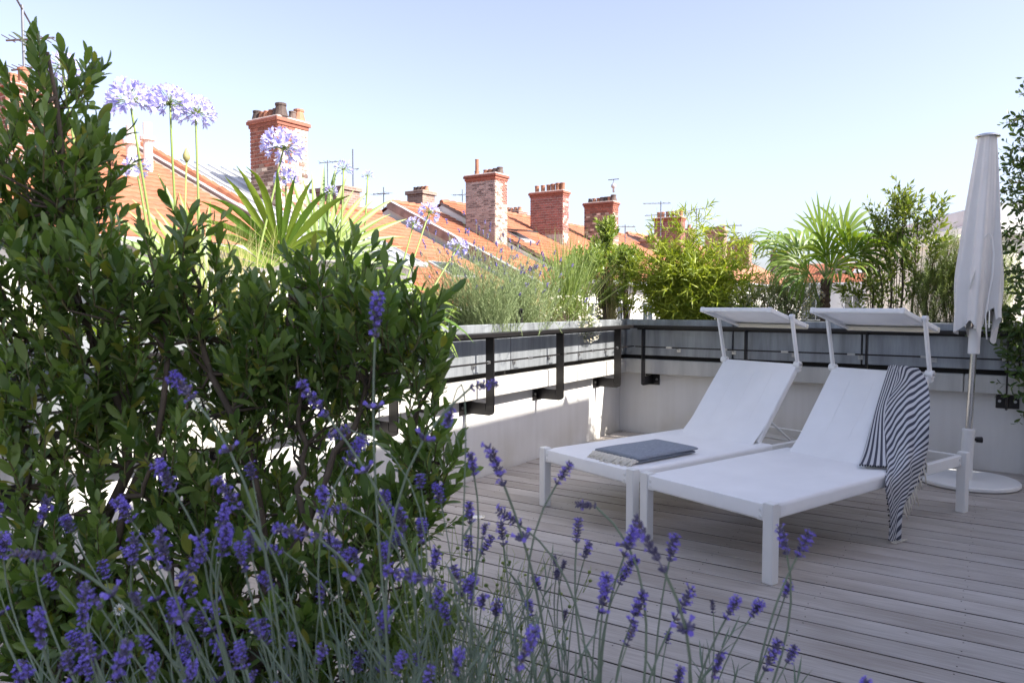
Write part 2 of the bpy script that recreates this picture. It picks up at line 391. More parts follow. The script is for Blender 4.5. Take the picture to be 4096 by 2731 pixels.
def guard(label, rot, T, bx, posts, length, t0):
    root = thing('guard_rail', label, 'railing', C0, rot)
    bx(MB(), .17, .27, t0, length, 1.052, 1.082, .004).build('top_rail', BLACK, root)
    bx(MB(), .17, .182, t0, length, 1.035, 1.0518).build('top_rail_lip', BLACK, root)
    for t in posts:
        m = MB(); bx(m, .185, .255, t-.006, t+.006, .53, 1.05, .002); m.build('post', BLACK, root)
        # bracket: an L that comes back under the coping to the wall
        m = MB(); a = T(0, t, 0)
        prof = [(.012, .50), (.215, .50), (.244, .511), (.255, .5295), (.1849, .5295), (.18, .585), (.10, .585), (.012, .598)]
        vs = [T(o, t-.0065, z) for o, z in prof] + [T(o, t+.0065, z) for o, z in prof]; k = len(prof)
        m.add(vs, [tuple(range(k)), tuple(range(2*k-1, k-1, -1))] + [(i, (i+1) % k, k+(i+1) % k, k+i) for i in range(k)])
        m.build('bracket', BLACK, root)
        pl = MB(); bx(pl, .0, .012, t-.075, t+.075, .49, .60, .003); pl = pl.build('base_plate', BLACK, root)
        for s in (-1, 1):
            b = MB(); c = T(.015, t+s*.05, .545)
            b.tube([T(.012, t+s*.05, .545), T(.024, t+s*.05, .545)], .011, 8).build('bolt', BOLT, pl)
    bx(MB(), .214, .226, t0, length, .868, .880, .002).build('middle_rod', BLACK, root)
    t = t0 + .35
    while t < length - .1:
        bx(MB(), .209, .231, t-.03, t+.03, .864, .885, .003).build('rod_sleeve', BOLT, root)
        m = MB(); m.tube([T(.106, t+.05, .845), T(.150, t+.05, .862), T(.212, t+.03, .874)], .004, 6)
        bx(m, .1055, .112, t+.03, t+.07, .825, .86, .002); m.build('stay_clip', BOLT, root)
        t += .53
    return root
guard('black steel guard rail in sunlight in front of the left planter', A1, TL, bxl, [.54, 1.64, 2.64, 3.64, 4.64, 5.64, 6.64, 7.64], 8.8, .17)
guard('black steel guard rail in shade behind the two loungers', A2, TB, bxb, [.36, 1.35, 2.33, 3.28, 4.25], 4.6, .275)

# a grey post closing the terrace at the right-hand edge
gp = thing('steel_post', 'grey steel post where the deck ends at the right edge', 'post', WB(3.46, -.10, 0), A2)
MB().cbox((-.03, -.03, 0), (.03, .03, .70), .004).build('shaft', GREYPOST, gp); MB().cbox((-.045, -.045, .70), (.045, .045, .715), .003).build('cap', GREYPOST, gp)

# unseen storey right of the deck, heights and ends shaped to shade the terrace
ph = thing('shade_storey', 'unseen white storey beyond the right edge of the deck, shaped to shade it', 'building', C0, A1)
m = MB(); m.box((5.25, -5.0, -.3), (11, -.22, 4.55)); m.box((5.25, -8.1, -.3), (11, -5.002, 5.5)); m.build('wall', STUCCO, ph)
m = MB(); m.box((5.15, -4.99, 4.552), (11.1, -.16, 4.68)); m.build('cornice', STUCCO, ph)
for k in range(3):
    f = MB().cbox((5.2, -2.1 - 3*k, .02), (5.249, -.9 - 3*k, 2.3), .01).build('french_window', WHITE, ph)
    for q in range(2): MB().box((5.19, -2.04 - 3*k + q*.57, .12), (5.199, -1.54 - 3*k + q*.57, 2.22)).build('pane', GLASS, f)
# wall lantern whose rim just reaches into the upper right corner of the frame
lp = thing('hanging_lantern', 'small grey metal lantern cut off by the upper right corner', 'lamp', (3.50, 5.0, 3.11))
MB().lathe([(.012, .16), (.03, .14), (.085, .02), (.09, 0), (.075, -.01)], 20).build('shade', GREYPOST, lp, smooth=True)
MB().lathe([(.03, -.13), (.05, -.09), (.052, -.04), (.04, -.011)], 16).build('bulb_glass', WHITE, lp, smooth=True)
MB().tube([(0, 0, .16), (0, 0, .40), (.3, -.05, .62), (1.4, -.3, .95)], .008, 8).build('arm', GREYPOST, lp)

# small things of the terrace
dl = thing('deck_spotlight', 'round metal spotlight sunk flush into the deck boards', 'light', (-.21, 4.41, .0025))
MB().lathe([(.052, 0), (.052, .003), (.036, .004), (.034, .002)], 28).build('ring', STEEL, dl)
MB().lathe([(.0335, .0005), (.0335, .0025)], 24).build('lens', WHITE, dl)
q_ = WP(-.02, -2.27, 1.06)
pl = thing('planter_spotlight', 'small black louvred spotlight on the rim of the left planter', 'light', WP(.045, -1.98, 1.136))
MB().lathe([(.03, 0), (.034, .004), (.034, .012), (.026, .013), (.026, .055), (.031, .056), (.031, .062)], 18).build('body', BLACK, pl)
for k in range(9):
    a = 2*math.pi*k/9
    MB().box((-.003, .024, .063), (.003, .029, .095), M=Matrix.Rotation(a, 4, 'Z')).build('louvre', BLACK, pl)
MB().lathe([(.034, .0955), (.036, .102), (.024, .112)], 18).build('cap', BLACK, pl)

# ================================================================== SUN LOUNGERS
LTH = R(36.4)
def mk_fabric_back():
    m = MB(); nx, ny = 18, 9
    return m
def lounger(label, base):
    """local x: foot to head, local y: right to left; origin at the right-hand foot leg"""
    t = thing('sun_lounger', label, 'sun lounger', base, LTH, 'white sun loungers')
    W_, L_ = .77, 1.98; h = .375
    for (x, y) in ((0, 0), (0, W_), (L_, 0), (L_, W_)):
        MB().cbox((x-.027, y-.027, 0), (x+.027, y+.027, h), .0035).build('leg', WHITE, t)
    # side rails, foot rail, head rail
    for y in (.012, W_-.012):
        MB().cbox((.029, y-.016, .292), (L_-.029, y+.016, .356), .004).build('side_rail', WHITE, t)
    fr = MB().cbox((-.016, .029, .288), (.016, W_-.029, .352), .004).build('foot_rail', WHITE, t)
    MB().cbox((L_-.016, .029, .30), (L_+.016, W_-.029, .352), .004).build('head_rail', WHITE, t)
    for y in (.045, W_-.045):
        p_ = MB().cbox((-.0195, y-.018, .288), (-.0162, y+.018, .354), .001).build('rivet_plate', WHITE, t)
        for z in (.306, .336): MB().lathe([(.009, 0), (.009, .002), (.006, .005)], 10).build('rivet', WHITE, p_, loc=(-.0195, y, z), rot=(0, -math.pi/2, 0))
    for z in (.306, .336): MB().lathe([(.009, 0), (.009, .002), (.006, .005)], 10).build('rivet', WHITE, t, loc=(L_-.06, -.004, z), rot=(math.pi/2, 0, 0))
    # seat sling wraps the side rails, a whisper of sag in the middle
    xs = np.linspace(-.018, 1.285, 30); prof = [(-.0055, .300), (-.0060, .345), (-.002, .3605), (.012, .3645)] + [(y, .3635 - .012*math.sin(math.pi*(y-.012)/(W_-.024))) for y in np.linspace(.05, W_-.05, 11)] + [(W_-.012, .3645), (W_+.002, .3605), (W_+.006, .345), (W_+.0055, .300)]
    m = MB(); k = len(prof); vs = []
    for x in xs:
        sag = min(1, max(0, (x+.018)/.25)) * min(1, max(0, (1.285-x)/.2))
        for (y, z) in prof:
            zz = z + (.0 if z < .362 and (y < .03 or y > W_-.03) else (1-sag)*max(0, .3645-z)*.8)
            yy = y; 
            if x < .03 and (y < .03 or y > W_-.03): yy = min(max(y, .029), W_-.029)
            vs.append((x, yy, zz))
    m.add(vs, [(i*k+j, i*k+j+1, (i+1)*k+j+1, (i+1)*k+j) for i in range(len(xs)-1) for j in range(k-1)])
    # foot-end wrap
    fv = []
    ys = np.linspace(.030, W_-.030, 14)
    for (dx, z) in ((-.018, .3640), (-.0205, .356), (-.0205, .298)):
        for y in ys: fv.append((dx, y, z))
    m.add(fv, [(i*14+j, i*14+j+1, (i+1)*14+j+1, (i+1)*14+j) for i in range(2) for j in range(13)])
    m.build('seat_sling', SLING, t, smooth=True)
    # backrest
    HX, HZ, TX, TZ = 1.25, .368, 1.69, .858
    y0, y1 = .082, W_-.082
    d = Vector((TX-HX, 0, TZ-HZ)); Lb = d.length; d.normalize(); n_ = Vector((-d.z, 0, d.x))
    br = link('backrest', None, t); br.empty_display_size = .05
    def MBk(): return Matrix(((d.x, 0, n_.x, HX), (0, 1, 0, 0), (d.z, 0, n_.z, HZ), (0, 0, 0, 1)))
    B = MBk(); mm = MB()
    rows = 22; cols = 13; vs = []
    for i in range(rows+1):
        a = i/rows
        for j in range(cols+1):
            b = j/cols; yy = y0 + (y1-y0)*b
            x = a*Lb; z = .012 - .016*math.sin(math.pi*b)*math.sin(math.pi*min(1, a*1.02))
            if a < .22:                                        # flows out of the seat in a soft curve
                s = (1-a/.22)**2
                x -= .055*s; z += .028*s
            vs.append(B @ Vector((x, yy, z)))
    base_i = rows*(cols+1)
    c1 = cols+1
    fs = [(i*c1+j, i*c1+j+1, (i+1)*c1+j+1, (i+1)*c1+j) for i in range(rows) for j in range(cols)]
    mm.add(vs, fs)
    # wraps: top edge and both sides
    for b, yy in ((0, y0), (1, y1)):
        sgn = -1 if b == 0 else 1; q = []
        for i in range(rows+1):
            a = i/rows; x = a*Lb; 
            for (oy, oz) in ((0, .012), (sgn*.006, .006), (sgn*.006, -.026)): q.append(B @ Vector((x, yy+oy, oz)))
        mm.add(q, [(i*3+j, i*3+j+1, (i+1)*3+j+1, (i+1)*3+j) for i in range(3, rows) for j in range(2)])
    q = []
    for j in range(cols+1):
        yy = y0 + (y1-y0)*j/cols
        for (ox, oz) in ((Lb, .012), (Lb+.008, .004), (Lb+.006, -.022)): q.append(B @ Vector((ox, yy, oz)))
    mm.add(q, [(j*3+i, (j+1)*3+i, (j+1)*3+i+1, j*3+i+1) for j in range(cols) for i in range(2)])
    mm.build('back_sling', SLING, br, smooth=True)
    for yy in (y0+.004, y1-.004-.0):
        MB().cbox((0, yy-.012, -.026), (Lb, yy+.012, .008), .004, M=B).build('back_side_tube', WHITE, br)
    MB().cbox((Lb-.03, y0+.018, -.024), (Lb, y1-.018, .006), .004, M=B).build('back_top_tube', WHITE, br)
    # welded seams running down the sling
    for fy in (.25, .5, .75):
        yy = y0 + (y1-y0)*fy; m = MB()
        pts = [B @ Vector((a*Lb, yy, .0135 - .016*math.sin(math.pi*fy)*math.sin(math.pi*min(1, a*1.02)) )) for a in np.linspace(.2, .86, 14)]
        m.tube(pts, .0005, 5).build('seam', WHITE, br)
    # prop strut
    for yy in (.10, W_-.10):
        MB().tube([B @ Vector((Lb*.30, yy, -.02)), (1.66, yy, .33)], .008, 8).build('prop_strut', WHITE, t)
    MB().tube([(1.66, .03, .33), (1.66, W_-.03, .33)], .008, 8).build('prop_bar', WHITE, t)
    # canopy arms with pivots, then the tilted shade
    Fp = Vector((1.395, 0, 1.250)); Rp = Vector((1.828, 0, 1.137)); cd = (Rp-Fp); cl = cd.length; cd.normalize(); cn = Vector((-cd.z, 0, cd.x))
    for yy, sg in ((y0-.004, -1), (y1+.004, 1)):
        a0 = Vector((1.685, yy, .868)); a1 = Vector((1.607, yy, 1.185))
        ar = MB(); dd = (a1-a0).normalized(); ff = Vector((0, 1, 0)).cross(dd)
        Ma = Matrix(((ff.x, 0, dd.x, a0.x), (0, 1, 0, a0.y), (ff.z, 0, dd.z, a0.z), (0, 0, 0, 1)))
        ar.cbox((-.015, -.009, 0), (.015, .009, (a1-a0).length+.02), .004, M=Ma); ar = ar.build('canopy_arm', WHITE, t)
        MB().tube([a0 + Vector((0, -.022, -.004)), a0 + Vector((0, .022, -.004))], .023, 16).build('pivot', WHITE, ar)
        MB().tube([a0 + Vector((0, sg*.0225, -.004)), a0 + Vector((0, sg*.030, -.004))], .009, 10).build('pivot_bolt', BOLT, ar)
        MB().tube([a1 + Vector((0, -.014, .012)), a1 + Vector((0, .014, .012))], .017, 14).build('top_pivot', WHITE, ar)
        MB().cbox((-.02, -.012, -.055), (.02, .012, -.01), .004, M=Ma).build('hinge_plate', WHITE, ar)
    cp = link('canopy', None, t); cp.empty_display_size = .05
    K = Matrix(((cd.x, 0, cn.x, Fp.x), (0, 1, 0, 0), (cd.z, 0, cn.z, Fp.z), (0, 0, 0, 1)))
    ca, cb = .104, W_-.104
    MB().cbox((-.012, ca-.012, -.024), (.020, cb+.012, .006), .006, M=K).build('front_tube', WHITE, cp)
    MB().cbox((cl-.014, ca-.012, -.030), (cl+.012, cb+.012, .004), .005, M=K).build('rear_tube', CREAM, cp)
    for yy in (ca, cb):
        MB().cbox((.021, yy-.012, -.028), (cl-.015, yy+.012, .005), .006, M=K).build('side_tube', WHITE, cp)
        MB().cbox((-.015, yy-.016, -.027), (.0225, yy+.016, .0085), .005, M=K).build('corner_cap', WHITE, cp)
    m = MB(); vs = [K @ Vector((x, y, -.004 - .010*math.sin(math.pi*(x/cl))*math.sin(math.pi*(y-ca)/(cb-ca)))) for x in np.linspace(.018, cl-.012, 8) for y in np.linspace(ca+.008, cb-.008, 12)]
    m.add(vs, [(i*12+j, i*12+j+1, (i+1)*12+j+1, (i+1)*12+j) for i in range(7) for j in range(11)]); m.build('shade_fabric', SLING, cp, smooth=True)
    m = MB(); vs = [K @ Vector((x, y, -.0185)) for x in (cl-.07, cl-.012) for y in (ca+.012, cb-.012)]
    m.add(vs, [(0, 1, 3, 2)]); m.build('hem_strip', CREAM, cp)
    return t
B1, B2 = Vector((.668, 4.06, 0)), Vector((1.187, 3.355, 0))
lounger('white sun lounger beside the left wall with a folded towel on its foot end', B1)
lounger('white sun lounger nearest the camera with a striped towel over its backrest', B2)

# ------------------------------------------------------------------ folded towel on the first lounger
Ll = Vector((math.cos(LTH), math.sin(LTH), 0)); Lm = Vector((-math.sin(LTH), math.cos(LTH), 0))
GREYCLOTH = mat('grey_blue_weave', (.25, .28, .33), .95, 0, .38, 26, (1.2, 16, 16), .4, 200)
FRINGE = mat('cream_fringe', (.70, .66, .57), .95, 0, .1, 40, (1,1,1), .5, 200)
ft = thing('folded_towel', 'folded grey blue towel with cream tassels lying on the lounger beside the wall', 'towel', B1 + Ll*.13 + Lm*.085 + Vector((0, 0, .3655)), LTH)
def pillow_layer(x0, x1, y0, y1, z0, z1, sk=0):
    """a folded layer: rounded long edges, slightly wavy top"""
    m = MB(); nx, ns = 16, 12; vs = []
    for i in range(nx+1):
        x = x0 + (x1-x0)*i/nx
        for j in range(ns):
            a = 2*math.pi*j/ns; hh = (z1-z0)/2
            yy = (y0+y1)/2 + math.copysign(abs(math.cos(a))**.35, math.cos(a))*(y1-y0)/2 + sk*(x-x0)
            zz = (z0+z1)/2 + math.copysign(abs(math.sin(a))**.6, math.sin(a))*hh
            if math.sin(a) > .2: zz += .0025*math.sin(9*x+3*yy) + .003*math.sin(i/nx*math.pi)
            vs.append((x, yy, zz))
    fs = [(i*ns+j, i*ns+(j+1) % ns, (i+1)*ns+(j+1) % ns, (i+1)*ns+j) for i in range(nx) for j in range(ns)]
    fs += [tuple(range(ns))[::-1], tuple(nx*ns+j for j in range(ns))]
    return m.add(vs, fs)
pillow_layer(.012, .535, .012, .355, -.004, .016, .03).build('lower_fold', GREYCLOTH, ft, smooth=True)
pillow_layer(.0, .545, .0, .365, .016, .038, .03).build('upper_fold', GREYCLOTH, ft, smooth=True)
for k in range(13):
    y = .012 + k*.0275; m = MB(); zz = .014
    x1 = -.055 - rnd.uniform(0, .03)
    m.tube([(.01, y, zz), (-.012, y+rnd.uniform(-.006, .006), zz+.004), (-.028, y, zz+.001), (-.038, y, zz-.001), (x1, y+rnd.uniform(-.01, .01), -.001)], [.008, .011, .016, .009, .014], 7)
    for q in range(3): m.tube([(x1+.01, y, 0), (x1-.018, y+rnd.uniform(-.014, .014), -.002)], [.006, .003], 5)
    m.build('tassel', FRINGE, ft, smooth=True)

# ------------------------------------------------------------------ striped towel thrown over the second lounger
def stripemat():
    m, n, l, p = newmat('navy_white_stripe')
    at = n.new('ShaderNodeAttribute'); at.attribute_name = 'stripe'
    fr = n.new('ShaderNodeMath'); fr.operation = 'FRACT'; l.new(at.outputs['Fac'], fr.inputs[0])
    cr = n.new('ShaderNodeValToRGB'); e = cr.color_ramp.elements; e[0].position = .47; e[0].color = (.72, .72, .74, 1); e[1].position = .53; e[1].color = (.075, .08, .11, 1)
    x = cr.color_ramp.elements.new(.96); x.color = (.075, .08, .11, 1); x = cr.color_ramp.elements.new(1.0); x.color = (.72, .72, .74, 1)
    l.new(fr.outputs[0], cr.inputs[0])
    tc = n.new('ShaderNodeTexCoord'); nz = n.new('ShaderNodeTexNoise'); nz.inputs['Scale'].default_value = 260; l.new(tc.outputs['Object'], nz.inputs['Vector'])
    mx = n.new('ShaderNodeMixRGB'); mx.blend_type = 'MULTIPLY'; mx.inputs[0].default_value = .45; l.new(cr.outputs[0], mx.inputs[1]); l.new(nz.outputs[0], mx.inputs[2])
    l.new(mx.outputs[0], p.inputs['Base Color']); p.inputs['Roughness'].default_value = .95
    b = n.new('ShaderNodeBump'); b.inputs['Strength'].default_value = .3; b.inputs['Distance'].default_value = .002; l.new(nz.outputs[0], b.inputs['Height']); l.new(b.outputs[0], p.inputs['Normal'])
    return m
STRIPE = stripemat()
def crom(P, t):
    """Catmull-Rom through the rows of P at parameter t in [0, len-1]"""
    n = len(P)-1; i = np.clip(np.floor(t).astype(int), 0, n-1); f = (t-i)[:, None, None]
    a = P[np.clip(i-1, 0, n)]; b = P[i]; c = P[np.clip(i+1, 0, n)]; d = P[np.clip(i+2, 0, n)]
    return .5*((2*b) + (-a+c)*f + (2*a-5*b+4*c-d)*f**2 + (-a+3*b-3*c+d)*f**3)
def cloth(ctrl, nt, ns, stripe, ripple, freq, ph):
    P = np.array(ctrl, float); T = np.linspace(0, len(P)-1, nt); G = crom(P, T)
    G = crom(G.transpose(1, 0, 2), np.linspace(0, P.shape[1]-1, ns)).transpose(1, 0, 2)
    s = np.linspace(0, 1, ns)[None, :].repeat(nt, 0); t = np.linspace(0, 1, nt)[:, None].repeat(ns, 1)
    du = np.gradient(G, axis=1); dv = np.gradient(G, axis=0); N = nrm(np.cross(du, dv)); N *= -np.sign(N[..., 0].mean()+N[..., 1].mean())
    env = np.sin(np.clip(s*1.15, 0, 1)*math.pi)**.5 * np.clip(t*3, .25, 1)
    r = ripple*env*(np.sin(2*math.pi*(freq*s + .25*np.sin(3.2*t+ph)) + ph) + .45*np.sin(2*math.pi*(freq*2.1*s - .6*t) + 2*ph))
    G = G + N*r[..., None]
    return G.reshape(-1, 3), stripe(s, t).reshape(-1), [(i*ns+j, i*ns+j+1, (i+1)*ns+j+1, (i+1)*ns+j) for i in range(nt-1) for j in range(ns-1)]
main = [[(1.682,.300,.897),(1.690,.225,.903),(1.683,.142,.895)], [(1.606,.235,.812),(1.617,.151,.824),(1.622,.066,.828)], [(1.488,.232,.681),(1.511,.113,.712),(1.523,.002,.728)],
 [(1.373,.185,.553),(1.400,.060,.594),(1.405,-.052,.624)], [(1.271,.120,.440),(1.300,.008,.482),(1.392,-.056,.495)], [(1.100,.024,.383),(1.163,-.046,.409),(1.362,-.056,.412)],
 [(.942,-.045,.330),(1.139,-.060,.335),(1.358,-.056,.335)], [(.965,-.048,.240),(1.096,-.066,.250),(1.215,-.058,.250)], [(.997,-.048,.152),(1.060,-.064,.165),(1.120,-.054,.172)], [(.995,-.044,.020),(1.049,-.066,.014),(1.098,-.054,.018)]]
left = [[(1.680,.322,.897),(1.690,.292,.904),(1.683,.256,.899)], [(1.567,.304,.769),(1.570,.270,.774),(1.572,.230,.776)], [(1.458,.284,.647),(1.466,.256,.658),(1.476,.220,.668)],
 [(1.346,.260,.522),(1.356,.220,.534),(1.368,.170,.548)], [(1.248,.238,.418),(1.258,.178,.430),(1.268,.112,.442)], [(1.084,.176,.379),(1.118,.106,.381),(1.152,.036,.383)]]
stt = thing('striped_towel', 'navy and white striped towel draped over the backrest of the near lounger', 'towel', B2, LTH)
def cloth_obj(name, data, parent):
    v, st, f = data; m = MB(); m.add(v, f); me = m.mesh(name, STRIPE, True)
    a = me.attributes.new('stripe', 'FLOAT', 'POINT'); a.data.foreach_set('value', st.astype(np.float32))
    o = link(name, me, parent); so_ = o.modifiers.new('thick', 'SOLIDIFY'); so_.thickness = .004; so_.offset = 0; return o
cloth_obj('main_drape', cloth(main, 90, 44, lambda s, t: 27*t + 12*s*(1-.45*s) + .4*np.sin(5*s+6*t), .009, 2.1, .7), stt)
cloth_obj('side_fold', cloth(left, 50, 18, lambda s, t: 5.2*s + .25*np.sin(7*t), .004, 1.2, 1.9), stt)
# selvedge knots along the hem and loose fringe at the corner
bk = MB()
for k in range(26):
    f_ = k/25; a = Vector((1.082, .176, .381)).lerp(Vector((1.155, .03, .385)), f_)
    if k % 2: bk.tube([a, a + Vector((-.008, -.004, -.003))], [.0035, .0045], 5)
for k in range(22):
    f_ = k/21; a = Vector((1.10, .024, .383)).lerp(Vector((.943, -.048, .325)), min(1, f_*3)) if f_ < .333 else Vector((.943, -.05, .325)).lerp(Vector((.997, -.05, .10)), (f_-.333)*1.5)
    if k % 2: bk.tube([a, a + Vector((-.009, -.002, -.004))], [.0035, .005], 5)
bk.build('dark_selvedge', mat('navy_thread', (.012, .012, .018), .95), stt)
for k in range(16):
    f_ = k/15
    a = Vector((1.360, -.056, .415)).lerp(Vector((1.215, -.06, .25)), f_*1.6) if f_ < .6 else Vector((1.215, -.06, .25)).lerp(Vector((1.118, -.055, .17)), (f_-.6)*2.5)
    m = MB(); L_ = rnd.uniform(.05, .11) * (1.0 if f_ < .8 else .7)
    e = a + Vector((rnd.uniform(.005, .03), rnd.uniform(-.015, .005), -L_))
    m.tube([a + Vector((-.005, 0, .004)), a.lerp(e, .5) + Vector((rnd.uniform(-.008, .012), 0, 0)), e], [.0035, .004, .0028], 6); m.build('fringe', FRINGE, stt, smooth=True)
for k in range(5):
    a = Vector((1.0 + .022*k, -.055, .016)); m = MB(); m.tube([a, a + Vector((.012, -.012, -.008)), a + Vector((.022+.006*k, -.02, -.010))], [.004, .004, .003], 6); m.build('fringe', FRINGE, stt, smooth=True)

# ================================================================== CLOSED PARASOL
CANVAS = mat('parasol_canvas', (.72, .71, .69), .85, 0, .05, 3, (1,1,1), .15, 250)
pu = thing('closed_parasol', 'closed off white parasol on a steel pole with a round base', 'parasol', (3.245, 5.255, 0)); 
pu_top = Matrix.Rotation(R(1.9), 4, 'Y')
MB().lathe([(.0, .004), (.315, .004), (.322, .012), (.322, .028), (.314, .036), (.0, .036)], 56, (.03, .02, 0), cap=False).build('base_plate', WHITE, pu)
tl = MB(); tl.lathe([(.040, .0365), (.040, .37), (.043, .371), (.043, .392), (.036, .396)], 24); tl.v = [tuple(pu_top @ Vector(v)) for v in tl.v]; tl.build('base_sleeve', WHITE, pu, smooth=False)
pm = MB(); pm.lathe([(.0225, .38), (.0225, .64), (.024, .641), (.024, .647), (.0215, .648), (.0215, 2.44)], 24); pm.v = [tuple(pu_top @ Vector(v)) for v in pm.v]; pm.build('pole', STEEL, pu)
hu = MB(); hu.lathe([(.034, .93), (.037, .935), (.037, 1.10), (.030, 1.11)], 20); hu.v = [tuple(pu_top @ Vector(v)) for v in hu.v]; hu.build('runner_hub', WHITE, pu)
kn = MB(); kn.tube([(.035, -.01, .32), (.058, -.016, .32)], .008, 8); kn.tube([(.058, -.016, .32), (.095, -.026, .32)], [.020, .022], 12); kn.build('clamp_knob', BLACK, pu)
m = MB(); nth, nz = 120, 60; vs = []
zt = 2.445
for i in range(nz+1):
    f = i/nz
    for j in range(nth):
        a = 2*math.pi*j/nth
        Rr = .056 + .066*min(1, f/.75)**.95 + .008*math.sin(f*3.1)
        hem = 1.035 + .13*abs(math.sin(2*a+.5))**1.5 + .03*math.sin(5*a) + (.10 if .9 < a-3.6 < 1.5 else 0)
        z = zt + (hem-zt)*f
        pl_ = .20*math.sin(6*a + 1.1*math.sin(2.3*f) + .4) + .10*math.sin(11*a+1.3+2.5*f)*math.sin(2*a+1+f) + .09*math.sin(3*a+3*f) + .035*math.sin(19*a+5*f)
        r = Rr*(1 + pl_*min(1, .25+f*1.1))
        if f > .82: r *= 1 + .08*math.sin(5*a)*(f-.82)/.18
        vs.append(pu_top @ Vector((r*math.cos(a), r*math.sin(a), z)))
m.add(vs, [(i*nth+j, i*nth+(j+1) % nth, (i+1)*nth+(j+1) % nth, (i+1)*nth+j) for i in range(nz) for j in range(nth)])
cv = m.build('canvas', CANVAS, pu, smooth=True)
cap = MB(); cap.lathe([(.0, .022), (.05, .018), (.075, .006), (.080, 0), (.076, -.006), (.0, -.006)], 32, cap=False); cap.v = [tuple(pu_top @ Vector((v[0], v[1], v[2]+2.452))) for v in cap.v]; cap.build('cap_disc', STEEL, pu, smooth=True)
for k in range(6):
    a = k*math.pi/3+.2
    rb = MB(); rb.tube([pu_top @ Vector((.045*math.cos(a), .045*math.sin(a), 2.40)), pu_top @ Vector((.085*math.cos(a), .085*math.sin(a), 1.12))], .007, 6); rb.build('rib', STEEL, pu)
# tie cord looped on the canvas
cd = MB()
def onc(a, z, k=1.06):
    f = (2.445-z)/1.39; return pu_top @ Vector(((.056+.066*min(1, f/.75)**.95+.008*math.sin(f*3.1))*k*1.12*math.cos(a), (.056+.066*min(1, f/.75)**.95+.008*math.sin(f*3.1))*k*1.12*math.sin(a), z))
cd.tube([onc(R(-140), 1.38), onc(R(-125), 1.58), onc(R(-112), 1.74), onc(R(-102), 1.77), onc(R(-92), 1.74), onc(R(-86), 1.62), onc(R(-88), 1.48), onc(R(-95), 1.36), onc(R(-100), 1.2), onc(R(-96), 1.04, 1.2)], .0045, 6)
cd.build('tie_cord', WHITE, pu, smooth=True)

